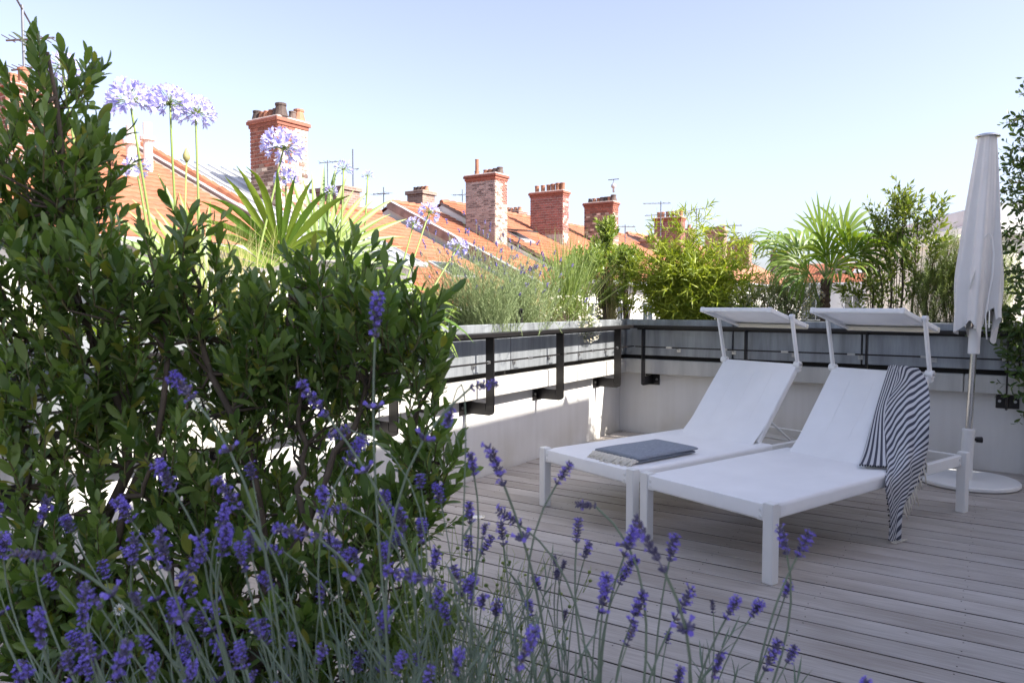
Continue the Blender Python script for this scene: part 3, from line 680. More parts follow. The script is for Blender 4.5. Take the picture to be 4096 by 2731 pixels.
# ================================================================== ROOFSCAPE (frame U,V: rows of houses parallel to the left parapet)
def tile_mesh(name, mt, w_=.23, h_=.34):
    m = MB(); n = 5; xs = np.linspace(0, w_*1.04, n); zz = [.0, .022, .030, .022, .004]
    vs = [(x, 0, .030+z) for x, z in zip(xs, zz)] + [(x, h_*1.08, .0+z*.9) for x, z in zip(xs, zz)] + [(x, 0, z-.004) for x, z in zip(xs, zz)]
    fs = [(i, i+1, n+i+1, n+i) for i in range(n-1)] + [(2*n+i, 2*n+i+1, i+1, i) for i in range(n-1)]
    m.add(vs, fs); return m.mesh(name, mt)
TW, TH_ = .23, .34
def house(name, label, v0, v1, pr, zr, pe, slope, tmat, zfoot=-15, wallmat=None, ntile=300, metal=False, verge0=True, verge1=True, depth=6.5):
    """gable-roofed row house; ridge at p=pr,z=zr running along V; the near slope falls towards +U to p=pe"""
    t = thing(name, label, 'house', C0, A1); wm = wallmat or STUCCO
    ze = zr - slope*(pe-pr); pb = pr - depth; zb = zr - slope*depth
    prof = [(pe-.35, zfoot), (pe-.35, ze+.05*0-.05), (pr, zr-.12), (pb+.35, zb-.05), (pb+.35, zfoot)]
    k = len(prof); m = MB(); vs = [(p, v0+.02, z) for p, z in prof] + [(p, v1-.02, z) for p, z in prof]
    m.add(vs, [tuple(range(k))[::-1], tuple(range(k, 2*k))] + [(i, (i+1) % k, k+(i+1) % k, k+i) for i in range(k)]); m.build('wall', wm, t)
    roof = link('roof', None, t); roof.empty_display_size = .2
    L_ = math.hypot(pe-pr, zr-ze); al = math.atan2(zr-ze, pe-pr)
    # slope frame: x along V, y up the slope, z normal, origin at the eave
    ex = Vector((0, 1, 0)); ey = Vector((-math.cos(al), 0, math.sin(al))); ez = Vector((math.sin(al), 0, math.cos(al)))
    F = Matrix(((ex.x, ey.x, ez.x, pe), (ex.y, ey.y, ez.y, v0), (ex.z, ey.z, ez.z, ze), (0, 0, 0, 1)))
    Wd = v1-v0
    m = MB(); m.box((0, 0, -.10), (Wd, L_, -.006), M=F); m.build('roof_deck', MORTAR_D if not metal else ZINCROOF, roof)
    m = MB(); Lb = math.hypot(depth, zr-zb); ey2 = Vector((math.cos(al), 0, math.sin(al))); ez2 = Vector((-math.sin(al), 0, math.cos(al)))
    m.add([(pr, v0, zr), (pr, v1, zr), (pb, v1, zb), (pb, v0, zb)], [(0, 1, 2, 3)]); m.build('rear_slope', tmat if not metal else ZINCROOF, roof)
    if metal:
        for x in np.arange(.1, Wd, .42):
            MB().box((x-.012, 0, -.005), (x+.012, L_, .045), M=F).build('standing_seam', ZINCROOF, roof)
    else:
        nx = int(Wd/TW); ny = int(L_/TH_)
        tm = tile_mesh('tile', tmat); tv = np.array([v.co[:] for v in tm.vertices]); tf = [tuple(p.vertices) for p in tm.polygons]
        cand = []
        for j in range(ny):
            for i in range(nx):
                cand.append((i*TW + (TW/2 if j % 2 else 0)*0 + rnd.uniform(-.004, .004), j*TH_ + rnd.uniform(-.006, .006), rnd.uniform(-.003, .004)))
        RT = Matrix.Translation(C0) @ Matrix.Rotation(A1, 4, 'Z')
        def dist(c): return ((RT @ (F @ Vector(c))) - CAM).length
        cand.sort(key=dist)
        for c in cand[:ntile]: link('tile', tm, roof, mat4=F @ Matrix.Translation(c))
        rest = np.array(cand[ntile:])
        if len(rest):
            me = arr_mesh('tiles', tv, tf, np.repeat(np.eye(3)[None], len(rest), 0), rest, [tmat])
            o = link('tile_field', me, roof, mat4=F); o['kind'] = 'stuff'
        for i in range(int(Wd/.42)):
            y = i*.42; MB().tube([(pr, v0+y, zr+.0), (pr, v0+y+.44, zr+.03)], [.10, .13], 8).build('ridge_tile', tmat, roof)
    for vv, on, sg in ((v0, verge0, -1), (v1, verge1, 1)):
        if on:
            MB().box((-.16 if sg < 0 else Wd-.02, -.05, -.22), (.02 if sg < 0 else Wd+.16, L_+.02, .05), M=F).build('verge_board', MORTAR_D, roof)
            MB().box((-.18 if sg < 0 else Wd-.03, -.06, .052), (.05 if sg < 0 else Wd+.18, L_+.02, .075), M=F).build('verge_flashing', ZINCROOF, roof)
    MB().tube([(pe+.06, v0, ze-.06), (pe+.06, v1, ze-.06)], .075, 8).build('gutter', ZINCROOF, t)
    if name == 'row_house' and v0 < 34:
        nw = max(1, int((v1-v0)/2.5)); sp = (v1-v0)/nw
        for k_ in range(nw):
            for zz in (ze-2.6, ze-5.8):
                y_ = v0 + sp*(k_+.5) - .55; wn = MB().cbox((pe-.37, y_-.08, zz), (pe-.31, y_+1.18, zz+1.85), .015).build('window', WHITE, t)
                for q_ in range(2): MB().box((pe-.309, y_+.03+q_*.54, zz+.1), (pe-.302, y_+.53+q_*.54, zz+1.75)).build('pane', GLASS, wn)
                MB().cbox((pe-.36, y_-.14, zz-.09), (pe-.24, y_+1.24, zz-.002), .01).build('sill', STUCCO2, wn)
    return t, roof, F, L_
def skylight(roof, F, x, y, w_=.75, h_=1.0, open_=0):
    s = MB().cbox((x, y, .02), (x+w_, y+h_, .10), .01, M=F).build('skylight', ZINCROOF, roof)
    if open_:
        Mo = F @ Matrix.Translation((x, y+h_, .11)) @ Matrix.Rotation(-open_, 4, 'X') @ Matrix.Translation((0, -h_, 0)); s2 = MB().box((0, 0, 0), (w_, h_, .05), M=Mo); s2.build('open_sash', GLASS, s if False else roof)
    else: MB().box((x+.07, y+.07, .101), (x+w_-.07, y+h_-.07, .106), M=F).build('skylight_pane', GLASS, roof)

tA, rA, FA, LA = house('row_house', 'house with a broad orange tiled roof behind the tall shrub at the left', -13, 4.0, -15.5, 5.32, -9.0, .45, TILE)
skylight(rA, FA, 12.2, 3.2)
for (vv, pp) in ((3.1, -13.4), (2.3, -12.7)):
    f_ = MB(); zz = 5.32-.45*(pp+15.5); f_.tube([(pp, vv, zz-.1), (pp, vv, zz+1.1)], .10, 12); f_.tube([(pp, vv, zz+.7), (pp, vv, zz+.78)], .17, 12); f_.build('flue_pipe', STUCCO, tA)
tM, rM, FM, LM = house('row_house', 'house with a grey standing seam metal roof beside the big chimney', 4.35, 8.0, -15.5, 5.19, -9.2, .45, TILE, metal=True, verge0=False, verge1=False)
pw = thing('party_wall', 'low party wall with a crest of orange tiles left of the metal roof', 'wall', C0, A1)
m = MB(); vs = [(p, v, z) for v in (4.14, 4.33) for p, z in ((-15.5, 4.7), (-15.5, 5.36), (-11.6, 3.60), (-11.6, 3.0))]
m.add(vs, [(0,1,2,3), (7,6,5,4), (1,5,6,2), (0,4,5,1), (2,6,7,3), (0,3,7,4)]); m.build('wall', MORTAR_D, pw)
for i in range(11):
    f0 = i/11; a = Vector((-15.5+3.9*f0, 4.23, 5.40-1.75*f0)); b = Vector((-15.5+3.9*(f0+.11), 4.23, 5.38-1.75*(f0+.11))); MB().tube([a, b], [.13, .11], 8).build('crest_tile', TILE, pw)
tB, rB, FB, LB = house('row_house', 'low house with an orange tiled roof right of the big chimney', 8.05, 13.5, -15.5, 4.53, -8.6, .48, TILE, verge0=False, verge1=False)
skylight(rB, FB, 2.6, 1.9, 1.3, 1.1); skylight(rB, FB, .9, 4.0, .8, 1.0)
tC, rC, FC, LC = house('row_house', 'narrow orange roofed house with a brown gable edge and zinc flashing', 13.7, 16.6, -15.5, 5.0, -8.8, .48, TILE, verge1=False)
tD, rD, FD, LD = house('row_house', 'long row house with an orange tiled roof carrying the brick chimneys', 16.65, 34.5, -15.5, 5.36, -9.0, .49, TILE, verge0=False, verge1=False)
skylight(rD, FD, .6, 3.3, .8, 1.0, .35); skylight(rD, FD, 1.0, 5.6, .8, .9)
tE, rE, FE, LE = house('row_house', 'far end of the house row with a paler orange roof behind the bamboo', 34.55, 54, -15.5, 5.55, -9.1, .47, TILE2, ntile=150, verge0=False)
for k in range(6):
    wn = MB().cbox((-9.43, 38+k*2.6, -1.2), (-9.40, 39.2+k*2.6, .8), .01).build('window', WHITE, tE)
    for q in range(2): MB().box((-9.399, 38.06+k*2.6+q*.56, -1.1), (-9.393, 38.56+k*2.6+q*.56, .7)).build('pane', GLASS, wn)

# cross street: white facade with windows, roof falling towards the camera
fx = thing('townhouse', 'white townhouse with tall windows and an orange roof between palm and shrubs', 'house', WP(0, 58, 0), A1)
MB().box((-13, 0, -15), (9, 8, 2.62)).build('wall', STUCCO, fx)
MB().cbox((-13.1, -.25, 2.62), (9.1, .3, 2.86), .03).build('cornice', STUCCO, fx)
MB().tube([(-13.1, -.32, 2.93), (9.1, -.32, 2.93)], .11, 8).build('gutter', ZINCROOF, fx)
rf = link('roof', None, fx)
al = math.atan2(2.0, 5.0); Lr = math.hypot(2.0, 5.0)
F2 = Matrix(((1, 0, 0, -13), (0, math.cos(al), -math.sin(al), -.25), (0, math.sin(al), math.cos(al), 2.9), (0, 0, 0, 1)))
MB().box((0, 0, -.1), (22, Lr, -.006), M=F2).build('roof_deck', MORTAR_D, rf)
tm = tile_mesh('tile', TILE); tv = np.array([v.co[:] for v in tm.vertices]); tf = [tuple(p.vertices) for p in tm.polygons]
pp_ = np.array([(i*.25, j*.36, 0) for j in range(int(Lr/.36)) for i in range(86)]); o = link('tile_field', arr_mesh('tiles', tv*np.array([1.08, 1.06, 1]), tf, np.repeat(np.eye(3)[None], len(pp_), 0), pp_, [TILE]), rf, mat4=F2); o['kind'] = 'stuff'
for x in (6.3, 11.0): MB().cbox((x, 2.4, .03), (x+.8, 3.3, .12), .01, M=F2).build('skylight', ZINCROOF, rf)
for i in range(7):
    x = -12.48 + i*2.75
    for z0 in (-.05, -3.6, -7.2):
        wn = MB().cbox((x-.12, -.06, z0), (x+1.32, -.005, z0+2.2), .02).build('window', WHITE, fx)
        for q in range(2):
            MB().box((x+.04+q*.6, -.075, z0+.1), (x+.56+q*.6, -.065, z0+2.08)).build('pane', GLASS, wn)
    MB().cbox((x-.2, -.14, 2.28), (x+1.4, -.01, 2.42), .02).build('window_hood', STUCCO, fx)
    rl = MB(); rl.box((x-.15, -.30, .86), (x+1.35, -.27, .90))
    for q in range(12): rl.box((x-.12+q*.13, -.295, -.02), (x-.10+q*.13, -.275, .86))
    rl.build('balcony_railing', BLACK, fx)

ps = thing('stucco_block', 'white apartment block with a zinc parapet beyond the parasol', 'building', (14.15, 22.0, 0), R(-6))
MB().box((0, 0, -15), (14, 10, 3.55)).build('wall', STUCCO2, ps)
MB().cbox((-.25, -.25, 3.30), (14.3, 10.2, 3.72), .05).build('cornice', STUCCO, ps)
MB().cbox((-.05, -.05, 3.72), (14.1, 10.1, 4.25), .02).build('zinc_parapet', ZINCROOF, ps)
MB().cbox((-.06, -.06, 1.95), (14.1, .0, 2.05), .02).build('string_course', STUCCO2, ps)
for i in range(4):
    wn = MB().cbox((2.5+i*2.8, -.05, .0), (3.7+i*2.8, -.004, 1.75), .02).build('window', WHITE, ps); MB().box((2.6+i*2.8, -.06, .1), (3.6+i*2.8, -.052, 1.65)).build('pane', GLASS, wn)
rb_ = thing('brick_house', 'red brick house wall half hidden behind the leafy tree', 'house', (17.6, 34.0, -15), R(-33))
m = MB(); m.box((-.7, 0, 0), (1.6, 6, 17.2)); m.build('wall', BRICKWALL, rb_)
m = MB(); m.add([(-.8, -.15, 17.2), (1.7, -.15, 17.2), (1.7, 6.1, 17.2), (-.8, 6.1, 17.2), (-.8, 3, 18.2), (1.7, 3, 18.2)], [(0,1,5,4), (2,3,4,5), (0,4,3), (1,2,5)]); m.build('roof', TILE2, rb_)

# ------------------------------------------------------------------ chimneys
def pot(kind, s=1.0):
    m = MB()
    if kind == 'taper': m.lathe([(.16*s, 0), (.15*s, .03*s), (.105*s, .22*s), (.12*s, .235*s), (.12*s, .28*s), (.085*s, .28*s), (.085*s, .2*s)], 12)
    elif kind == 'straight': m.lathe([(.105*s, 0), (.105*s, .30*s), (.118*s, .31*s), (.118*s, .36*s), (.085*s, .36*s), (.085*s, .25*s)], 12)
    else: m.lathe([(.12*s, 0), (.11*s, .9*s), (.12*s, .92*s), (.12*s, .98*s), (.09*s, .98*s), (.09*s, .8*s)], 12)
    return m
def chimney(label, p, v, lu, lv, z0, z1, bh, bl, pick, pots, mort=MORTAR, zvis=None, plain=None, cap=TERRA, capmat=None, maxb=300):
    """stack whose long side runs along U; bricks are laid on the two faces the terrace looks at"""
    t = thing('chimney', label, 'chimney', WP(p, v, 0), A1)
    MB().box((-lu/2+.012, -lv/2+.012, z0), (lu/2-.012, lv/2-.012, z1)).build('core', mort, t)
    zb = zvis if zvis is not None else z0; rows = int((z1-zb)/bh); j = .024
    cache = {}; todo = []
    for r_ in range(rows):
        z = z1 - (r_+1)*bh
        for face, Ln in (('f', lu), ('s', lv)):
            x = -Ln/2 + (0 if r_ % 2 else -bl/2)
            while x < Ln/2 - .02:
                a = max(x, -Ln/2); b = min(x+bl, Ln/2)
                if b-a > .03:
                    mt = pick(face, (a+b)/2/Ln+.5, (z1-z)/(z1-zb))
                    if mt is not None: todo.append((face, round(a, 3), round(b-a, 3), z, mt))
                x += bl
    stuff = {}
    for n_, (face, a, ln, z, mt) in enumerate(todo):
        dd = rnd.uniform(-.003, .004)
        key = (face, ln, mt.name)
        if n_ < maxb:
            if key not in cache:
                m = MB()
                if face == 'f': m.box((j/2, -.02, j/2), (ln-j/2, .02, bh-j/2))
                else: m.box((-.02, j/2, j/2), (.02, ln-j/2, bh-j/2))
                cache[key] = m.mesh('brick', mt)
            loc = (a, -lv/2+.012+dd, z) if face == 'f' else (lu/2-.012+dd, a, z)
            link('brick', cache[key], t, loc=loc)
        else:
            m = stuff.setdefault(mt.name, (MB(), mt))[0]
            if face == 'f': m.box((a+j/2, -lv/2-.008+dd, z+j/2), (a+ln-j/2, -lv/2+.03, z+bh-j/2))
            else: m.box((lu/2-.03, a+j/2, z+j/2), (lu/2+.008+dd, a+ln-j/2, z+bh-j/2))
    for m, mt in stuff.values():
        o = m.build('brick_field', mt, t); o['kind'] = 'stuff'
    if plain:
        z_a, z_b, pm_ = plain; MB().box((-lu/2-.006, -lv/2-.012, z_a), (lu/2-.02, -lv/2+.02, z_b)).build('render_patch', pm_, t)
    cm = capmat or BR_RED
    MB().cbox((-lu/2-.03, -lv/2-.03, z1), (lu/2+.03, lv/2+.03, z1+.09), .01).build('cap_course', cm, t)
    MB().cbox((-lu/2-.07, -lv/2-.07, z1+.091), (lu/2+.07, lv/2+.07, z1+.18), .01).build('cap_course', cm, t)
    MB().cbox((-lu/2-.05, -lv/2-.05, z1+.181), (lu/2+.05, lv/2+.05, z1+.225), .012).build('cap_slab', MORTAR, t)
    for (x, y, kind, s, mt) in pots: pot(kind, s).build('chimney_pot', mt, t, smooth=False, loc=(x, y, z1+.22))
    return t
rr = random.Random(3)
def pick1(f, x, h):
    if f == 'f':
        if h < .42 + rr.uniform(-.02, .02): return BR_RED
        return rr.choice([BR_BROWN, BR_BROWN, BR_BROWN, BR_PALE])
    if x > .60: return rr.choice([BR_PALE, BR_PALE, BR_BROWN])
    return BR_RED if h < .2 else rr.choice([BR_PALE, BR_PALE, BR_PALE, BR_BROWN, BR_RED])
def pick2(f, x, h):
    if h < .035: return BR_RED
    if f == 's': return BR_RED if (x > .62 and h < .30 and rr.random() < .9) else rr.choice([BR_PALE, BR_PALE, BR_PALE, BR_BROWN])
    return rr.choice([BR_TAUPE, BR_TAUPE, BR_TAUPE, BR_TAUPE, BR_ASH])
def pick3(f, x, h):
    if f == 'f': return BR_PINK if h < .60 else None
    return rr.choice([BR_PINK, BR_PALE, BR_PINK])
def pick4(f, x, h):
    if h < .13 or (h < .45 and x > 1.05-h*.9): return BR_RED
    return rr.choice([BR_BROWN, BR_BROWN, BR_BROWN, BR_PALE])
def pick5(f, x, h): return BR_PINK
T_, S_ = TERRA, SOOT
chimney('tall chimney with red brick top and pale weathered base behind the purple flowers', -12.7, 6.3, 1.08, .98, 2.4, 5.84, .095, .22, pick1,
        [(-.45, -.32, 'taper', .95, S_), (-.25, -.32, 'taper', .75, T_), (-.06, -.32, 'taper', .75, T_), (.13, -.32, 'taper', .75, T_), (.28, -.30, 'taper', .8, S_), (.45, -.30, 'taper', 1.2, S_), (.42, .10, 'taper', .8, S_), (.40, .33, 'taper', 1.15, T_)], zvis=3.3)
chimney('tall narrow chimney of thin brown bricks with one long clay pipe', -13.0, 16.22, 1.36, .80, 2.0, 5.9, .068, .21, pick2,
        [(-.32, -.15, 'long', .62, T_), (-.5, .1, 'taper', .8, S_), (-.12, .15, 'taper', .85, T_), (.1, .15, 'taper', .85, T_), (.32, .15, 'taper', .9, S_), (.52, .15, 'taper', 1.0, S_)], zvis=2.9)
chimney('pink brick chimney with a grey rendered base and six clay pots', -13.0, 20.95, 1.62, .52, 2.0, 5.88, .105, .225, pick3,
        [(-.62, 0, 'straight', .85, T_), (-.32, 0, 'straight', .85, T_), (-.04, 0, 'straight', .85, T_), (.18, 0, 'straight', .9, T_), (.42, 0, 'straight', .95, T_), (.62, .05, 'straight', .95, T_)], zvis=3.0, plain=(2.6, 4.25, GREYREND))
chimney('sooty brick chimney with a row of dark pots and a metal cowl', -13.0, 25.97, 1.55, .62, 2.0, 6.0, .105, .225, pick4,
        [(-.6, 0, 'taper', .8, S_), (-.38, 0, 'taper', .8, T_), (-.15, 0, 'taper', .8, T_), (.05, 0, 'taper', .9, S_), (.27, 0, 'taper', .9, S_), (.45, 0, 'taper', .9, T_), (.65, 0, 'taper', 1.15, S_)], mort=MORTAR_D, zvis=3.1)
cw = thing('chimney_cowl', 'small spinning metal cowl on top of the sooty chimney', 'cowl', WP(-12.35, 25.97, 6.66), A1)
MB().lathe([(.05, 0), (.05, .2), (.12, .24), (.13, .34), (.06, .42), (.02, .5), (.02, .6)], 14).build('body', ZINCROOF, cw, smooth=True); MB().box((-.28, -.02, .6), (.28, .02, .63)).build('vane', SOOT, cw)
chimney('pink brick chimney with slim clay pots rising behind the bamboo', -13.0, 35.03, 1.65, .70, 2.0, 6.15, .115, .24, pick5,
        [(-.66, 0, 'straight', 1.0, T_), (-.42, 0, 'straight', 1.0, T_), (-.12, 0, 'straight', 1.0, T_), (.18, 0, 'straight', 1.0, T_), (.45, 0, 'straight', 1.05, T_), (.7, 0, 'straight', 1.05, T_)], zvis=3.4)
def small_chimney(label, p, v, lu, lv, z0, z1, m_, pots=4, kind='taper', pm=S_):
    t = thing('chimney', label, 'chimney', WP(p, v, 0), A1)
    MB().cbox((-lu/2, -lv/2, z0), (lu/2, lv/2, z1), .01).build('stack', m_, t)
    MB().cbox((-lu/2-.07, -lv/2-.07, z1), (lu/2+.07, lv/2+.07, z1+.16), .015).build('cap', m_, t)
    for k in range(pots):
        x = (-.5 + (k+.5)/pots)*lu*.95; pot(kind, rnd.uniform(.75, 1.0)).build('chimney_pot', rnd.choice([pm, T_]), t, loc=(x, 0, z1+.16))
    return t
small_chimney('low grey brick chimney half hidden behind the palm fan and flowers', -17.5, 12.88, 1.7, .8, 2.5, 5.42, BRICKWALL2, 0)
small_chimney('small sooty chimney with pots on the ridge left of the thin brick chimney', -17.2, 17.43, .85, .8, 3, 5.85, BRICKWALL2, 4)
small_chimney('dark chimney pots just showing over the ridge', -17.5, 20.76, .9, .6, 3, 5.35, BRICKWALL2, 3)
small_chimney('short brick chimney with pots behind the thin brick chimney', -17.2, 24.63, 1.0, .7, 3, 5.75, BRICKWALL, 4, 'taper', T_)
small_chimney('long low chimney with many pots behind the ridge between two brick stacks', -17.2, 31.36, 2.0, .6, 3, 5.3, BRICKWALL, 8, 'taper', T_)
small_chimney('sooty chimney stub left of the pink stack behind the bamboo', -13.6, 33.55, .9, .8, 2.5, 4.85, BRICKWALL2, 3)
small_chimney('narrow brown chimney between the bamboo tips', -13.2, 38.95, .6, .6, 3, 5.9, BRICKWALL2, 1)
small_chimney('dark brick chimney with one clay pipe right of the bamboo tip', -12.7, 42.82, 1.3, .7, 3, 6.1, BRICKWALL2, 6)
small_chimney('red and brown chimney beside a mast at the end of the row', -12.2, 46.72, 1.5, .8, 3, 5.65, BRICKWALL, 6)
small_chimney('little red chimney to the left of the mast', -13.4, 48.22, .9, .7, 3, 5.5, BRICKWALL, 3)
small_chimney('far brick chimney left of the palm above the cross street', -13.1, 62, 1.3, .9, 2, 5.8, BRICKWALL, 3)
small_chimney('slim grey chimney with a black flue left of the palm', -12.3, 59.5, .9, .9, 2, 5.1, BRICKWALL2, 1, 'long', S_)
small_chimney('slim grey chimney behind the palm trunk', -7.6, 60.5, 1.0, .9, 2, 5.0, GREYREND, 1)
small_chimney('brown chimney beside the left edge of the parasol', 2.0, 41.5, 1.2, 1.0, 0, 5.0, BRICKWALL2, 2)
small_chimney('brick chimney at the far left above the tall shrub', -13.0, .22, 1.0, .9, 3, 5.35, BRICKWALL, 2, 'straight', T_)

# ------------------------------------------------------------------ television aerials
AER = mat('aerial_metal', (.16, .17, .19), .5, .5, .1, 4)
def aerial(label, p, v, z0, z1, arms, thick=.02):
    t = thing('tv_aerial', label, 'aerial', WP(p, v, 0), A1)
    MB().tube([(0, 0, z0), (0, 0, z1)], thick, 6).build('mast', AER, t)
    for (z, ln, ang, ne) in arms:
        M = Matrix.Translation((0, 0, z)) @ Matrix.Rotation(ang, 4, 'Z')
        b = MB(); b.tube([M @ Vector((-ln*.35, 0, -.02)), M @ Vector((ln*.65, 0, .05))], thick*.7, 6); b = b.build('boom', AER, t)
        for q in range(ne):
            x = -ln*.3 + q*ln*.9/max(1, ne-1); e = MB(); e.tube([M @ Vector((x, -.22, .02)), M @ Vector((x, .22, .02))], thick*.4, 5); e.build('element', AER, b)
    return t
aerial('tall aerial mast rising behind the palm fan on the left', -17, 13.28, 4, 7.04, [(5.2, .6, .4, 4), (6.3, .3, 1, 2)], .028)
aerial('small aerial left of the tall mast', -17, 12.02, 4, 6.43, [(6.35, .9, .5, 5)], .02)
aerial('thin aerial standing alone over the low roof', -17, 14.93, 4, 5.86, [(5.6, 1.0, 3.0, 5)], .024)
aerial('aerial just left of the thin brick chimney', -17.5, 20.73, 4, 6.56, [(6.3, .8, 3.2, 4)], .022)
aerial('aerial on a pole behind the sooty chimney', -14, 30.99, 3, 5.66, [(5.55, 1.6, 3.4, 6)], .03)
aerial('double aerial on the pink chimney behind the bamboo', -13, 33.65, 4.8, 7.18, [(7.05, 1.6, 3.3, 6), (6.4, 2.6, .3, 9)], .03)
aerial('thin mast right of the double aerial', -12.6, 36.48, 3, 6.93, [(6.83, .5, .4, 3)], .028)
aerial('plain thin mast beside the bamboo tip', -12.6, 38.57, 3, 7.29, [(7.2, .9, .2, 2)], .03)
aerial('cluttered mast with several aerials left of the palm', -12.3, 45.53, 3, 6.89, [(6.8, 1.6, 3.2, 6), (6.3, 1.0, 1.2, 4), (5.7, 1.2, 2.2, 5)], .035)
aerial('tall pale aerial at the upper left behind the shrub top', -14.0, .78, 3, 7.51, [(7.42, 2.2, -.6, 0), (6.8, 1.0, .6, 7), (6.2, .8, .5, 6)], .03)

# ================================================================== PLANTS
UPV = np.array([0, 0, 1.0])
def leaf16(w_=.36, curl=.10, fold=.10):
    ts = [.14, .36, .64, .88]; ws = [.55, .94, .98, .58]; v = [(0, 0, 0)]
    for t, q in zip(ts, ws):
        z = -curl*t*t; v += [(-w_/2*q, t, z+fold*q*w_), (0, t, z), (w_/2*q, t, z+fold*q*w_)]
    v.append((0, 1, -curl)); f = [(0, 2, 1), (0, 3, 2)]
    for i in range(3):
        a = 1+3*i; b = a+3; f += [(a, a+1, b+1, b), (a+1, a+2, b+2, b+1)]
    f += [(10, 11, 13), (11, 12, 13)]; return np.array(v), f
def leaf4(w_=.3, fold=.06, curl=.08):
    return np.array([(0, 0, 0), (w_/2, .42, fold-.02), (0, 1, -curl), (-w_/2, .42, fold-.02), (0, .45, 0)]), [(0, 1, 4), (1, 2, 4), (2, 3, 4), (3, 0, 4)]
def blade_t(w_=.02, seg=4, droop=.0, fold=.3):
    """long narrow blade along +y, V fold, tip falling by droop"""
    v = []; f = []
    for i in range(seg+1):
        t = i/seg; q = (1-t**2.2)*(.55+.45*min(1, t*4)); z = -droop*t*t; y = t*(1-.25*droop*t)
        v += [(-w_/2*q, y, z+fold*w_*q), (0, y, z), (w_/2*q, y, z+fold*w_*q)]
    for i in range(seg):
        a = 3*i; f += [(a, a+1, a+4, a+3), (a+1, a+2, a+5, a+4)]
    return np.array(v), f
def rdir(n): return nrm(nr.normal(size=(n, 3)))
class Fol:
    """gathers leaf transforms and twigs of one plant"""
    def __init__(s): s.M = []; s.P = []; s.tw = MB()
    def shoot(s, b, d, L_, n, ls, a0=1.05, a1=.4, twig=.0016, curve=.25, start=.12, wj=.15):
        b = np.array(b, float); d = nrm(np.array(d, float)); side = nrm(np.cross(d, rdir(1)[0]))
        ts = np.linspace(start, 1, n)
        ctr = b + d*L_*ts[:, None] + side*(curve*L_*ts[:, None]**2)
        dd = nrm(d + side*2*curve*ts[:, None])
        az = np.arange(n)*2.3999 + nr.uniform(0, 6.28)
        e1 = nrm(np.cross(dd, UPV + 1e-3)); e2 = np.cross(dd, e1)
        rad = e1*np.cos(az)[:, None] + e2*np.sin(az)[:, None]
        an = a0 + (a1-a0)*ts + nr.normal(0, .13, n)
        ld = dd*np.cos(an)[:, None] + rad*np.sin(an)[:, None]
        ln = dd*np.sin(an)[:, None] - rad*np.cos(an)[:, None] + nr.normal(0, .18, (n, 3))
        sc_ = ls*nr.uniform(1-wj*1.6, 1+wj, n)*(1-.35*np.abs(ts-.55)**1.5)
        s.M.append(frames(ld, ln, sc_)); s.P.append(ctr + rad*twig)
        if twig:
            s.tw.tube([b, b + d*L_*.5 + side*curve*L_*.25, b + d*L_ + side*curve*L_], [twig*1.3, twig, twig*.5], 5, cap=False)
    def raw(s, P, d, n, sc_): s.P.append(P); s.M.append(frames(d, n, sc_))
    def arrays(s): return np.concatenate(s.M), np.concatenate(s.P)
def leaf_objects(root, tv, tf, M, P, mt, nobj=0, fname='foliage', lname='leaf'):
    """the nobj leaves nearest the viewer are objects of their own, the rest one mass"""
    if nobj:
        dist = np.linalg.norm(P - np.array(CAM), axis=1); order = np.argsort(dist); near = order[:nobj]; far = order[nobj:]
        m = MB(); m.add(tv, tf); me = m.mesh(lname, mt, True)
        for i in near:
            T = Matrix.Identity(4)
            for r in range(3):
                for c in range(3): T[r][c] = M[i][r][c]
                T[r][3] = P[i][r]
            link(lname, me, root, mat4=T)
        M, P = M[far], P[far]
    o = link(fname, arr_mesh(fname, tv, tf, M, P, [mt], smooth=True), root); o['kind'] = 'stuff'; return o
def plant(name, label, cat, group=None): return thing(name, label, cat, (0, 0, 0), 0, group)
def W3(v): return np.array([v.x, v.y, v.z])

# ------------------------------------------------------------------ foreground planter and its big shrubs
pb = thing('wooden_planter', 'low planter box below the lavender and the shrubs', 'planter', (0, 0, 0))
GREYWOOD = mat('grey_planter_board', (.20, .18, .16), .8, 0, .2, 3, (1, 12, 12))
for k in range(3):
    MB().cbox((-2.2, .52, .01+k*.135), (.62, .545, .135+k*.135), .004).build('front_board', GREYWOOD, pb); MB().cbox((-2.2, 1.595, .01+k*.135), (.62, 1.62, .135+k*.135), .004).build('back_board', GREYWOOD, pb)
    for x in (-2.2, .595): MB().cbox((x, .547, .01+k*.135), (x+.025, 1.593, .135+k*.135), .004).build('end_board', GREYWOOD, pb)
MB().box((-2.17, .55, .02), (.59, 1.59, .37)).build('soil', SOIL, pb)

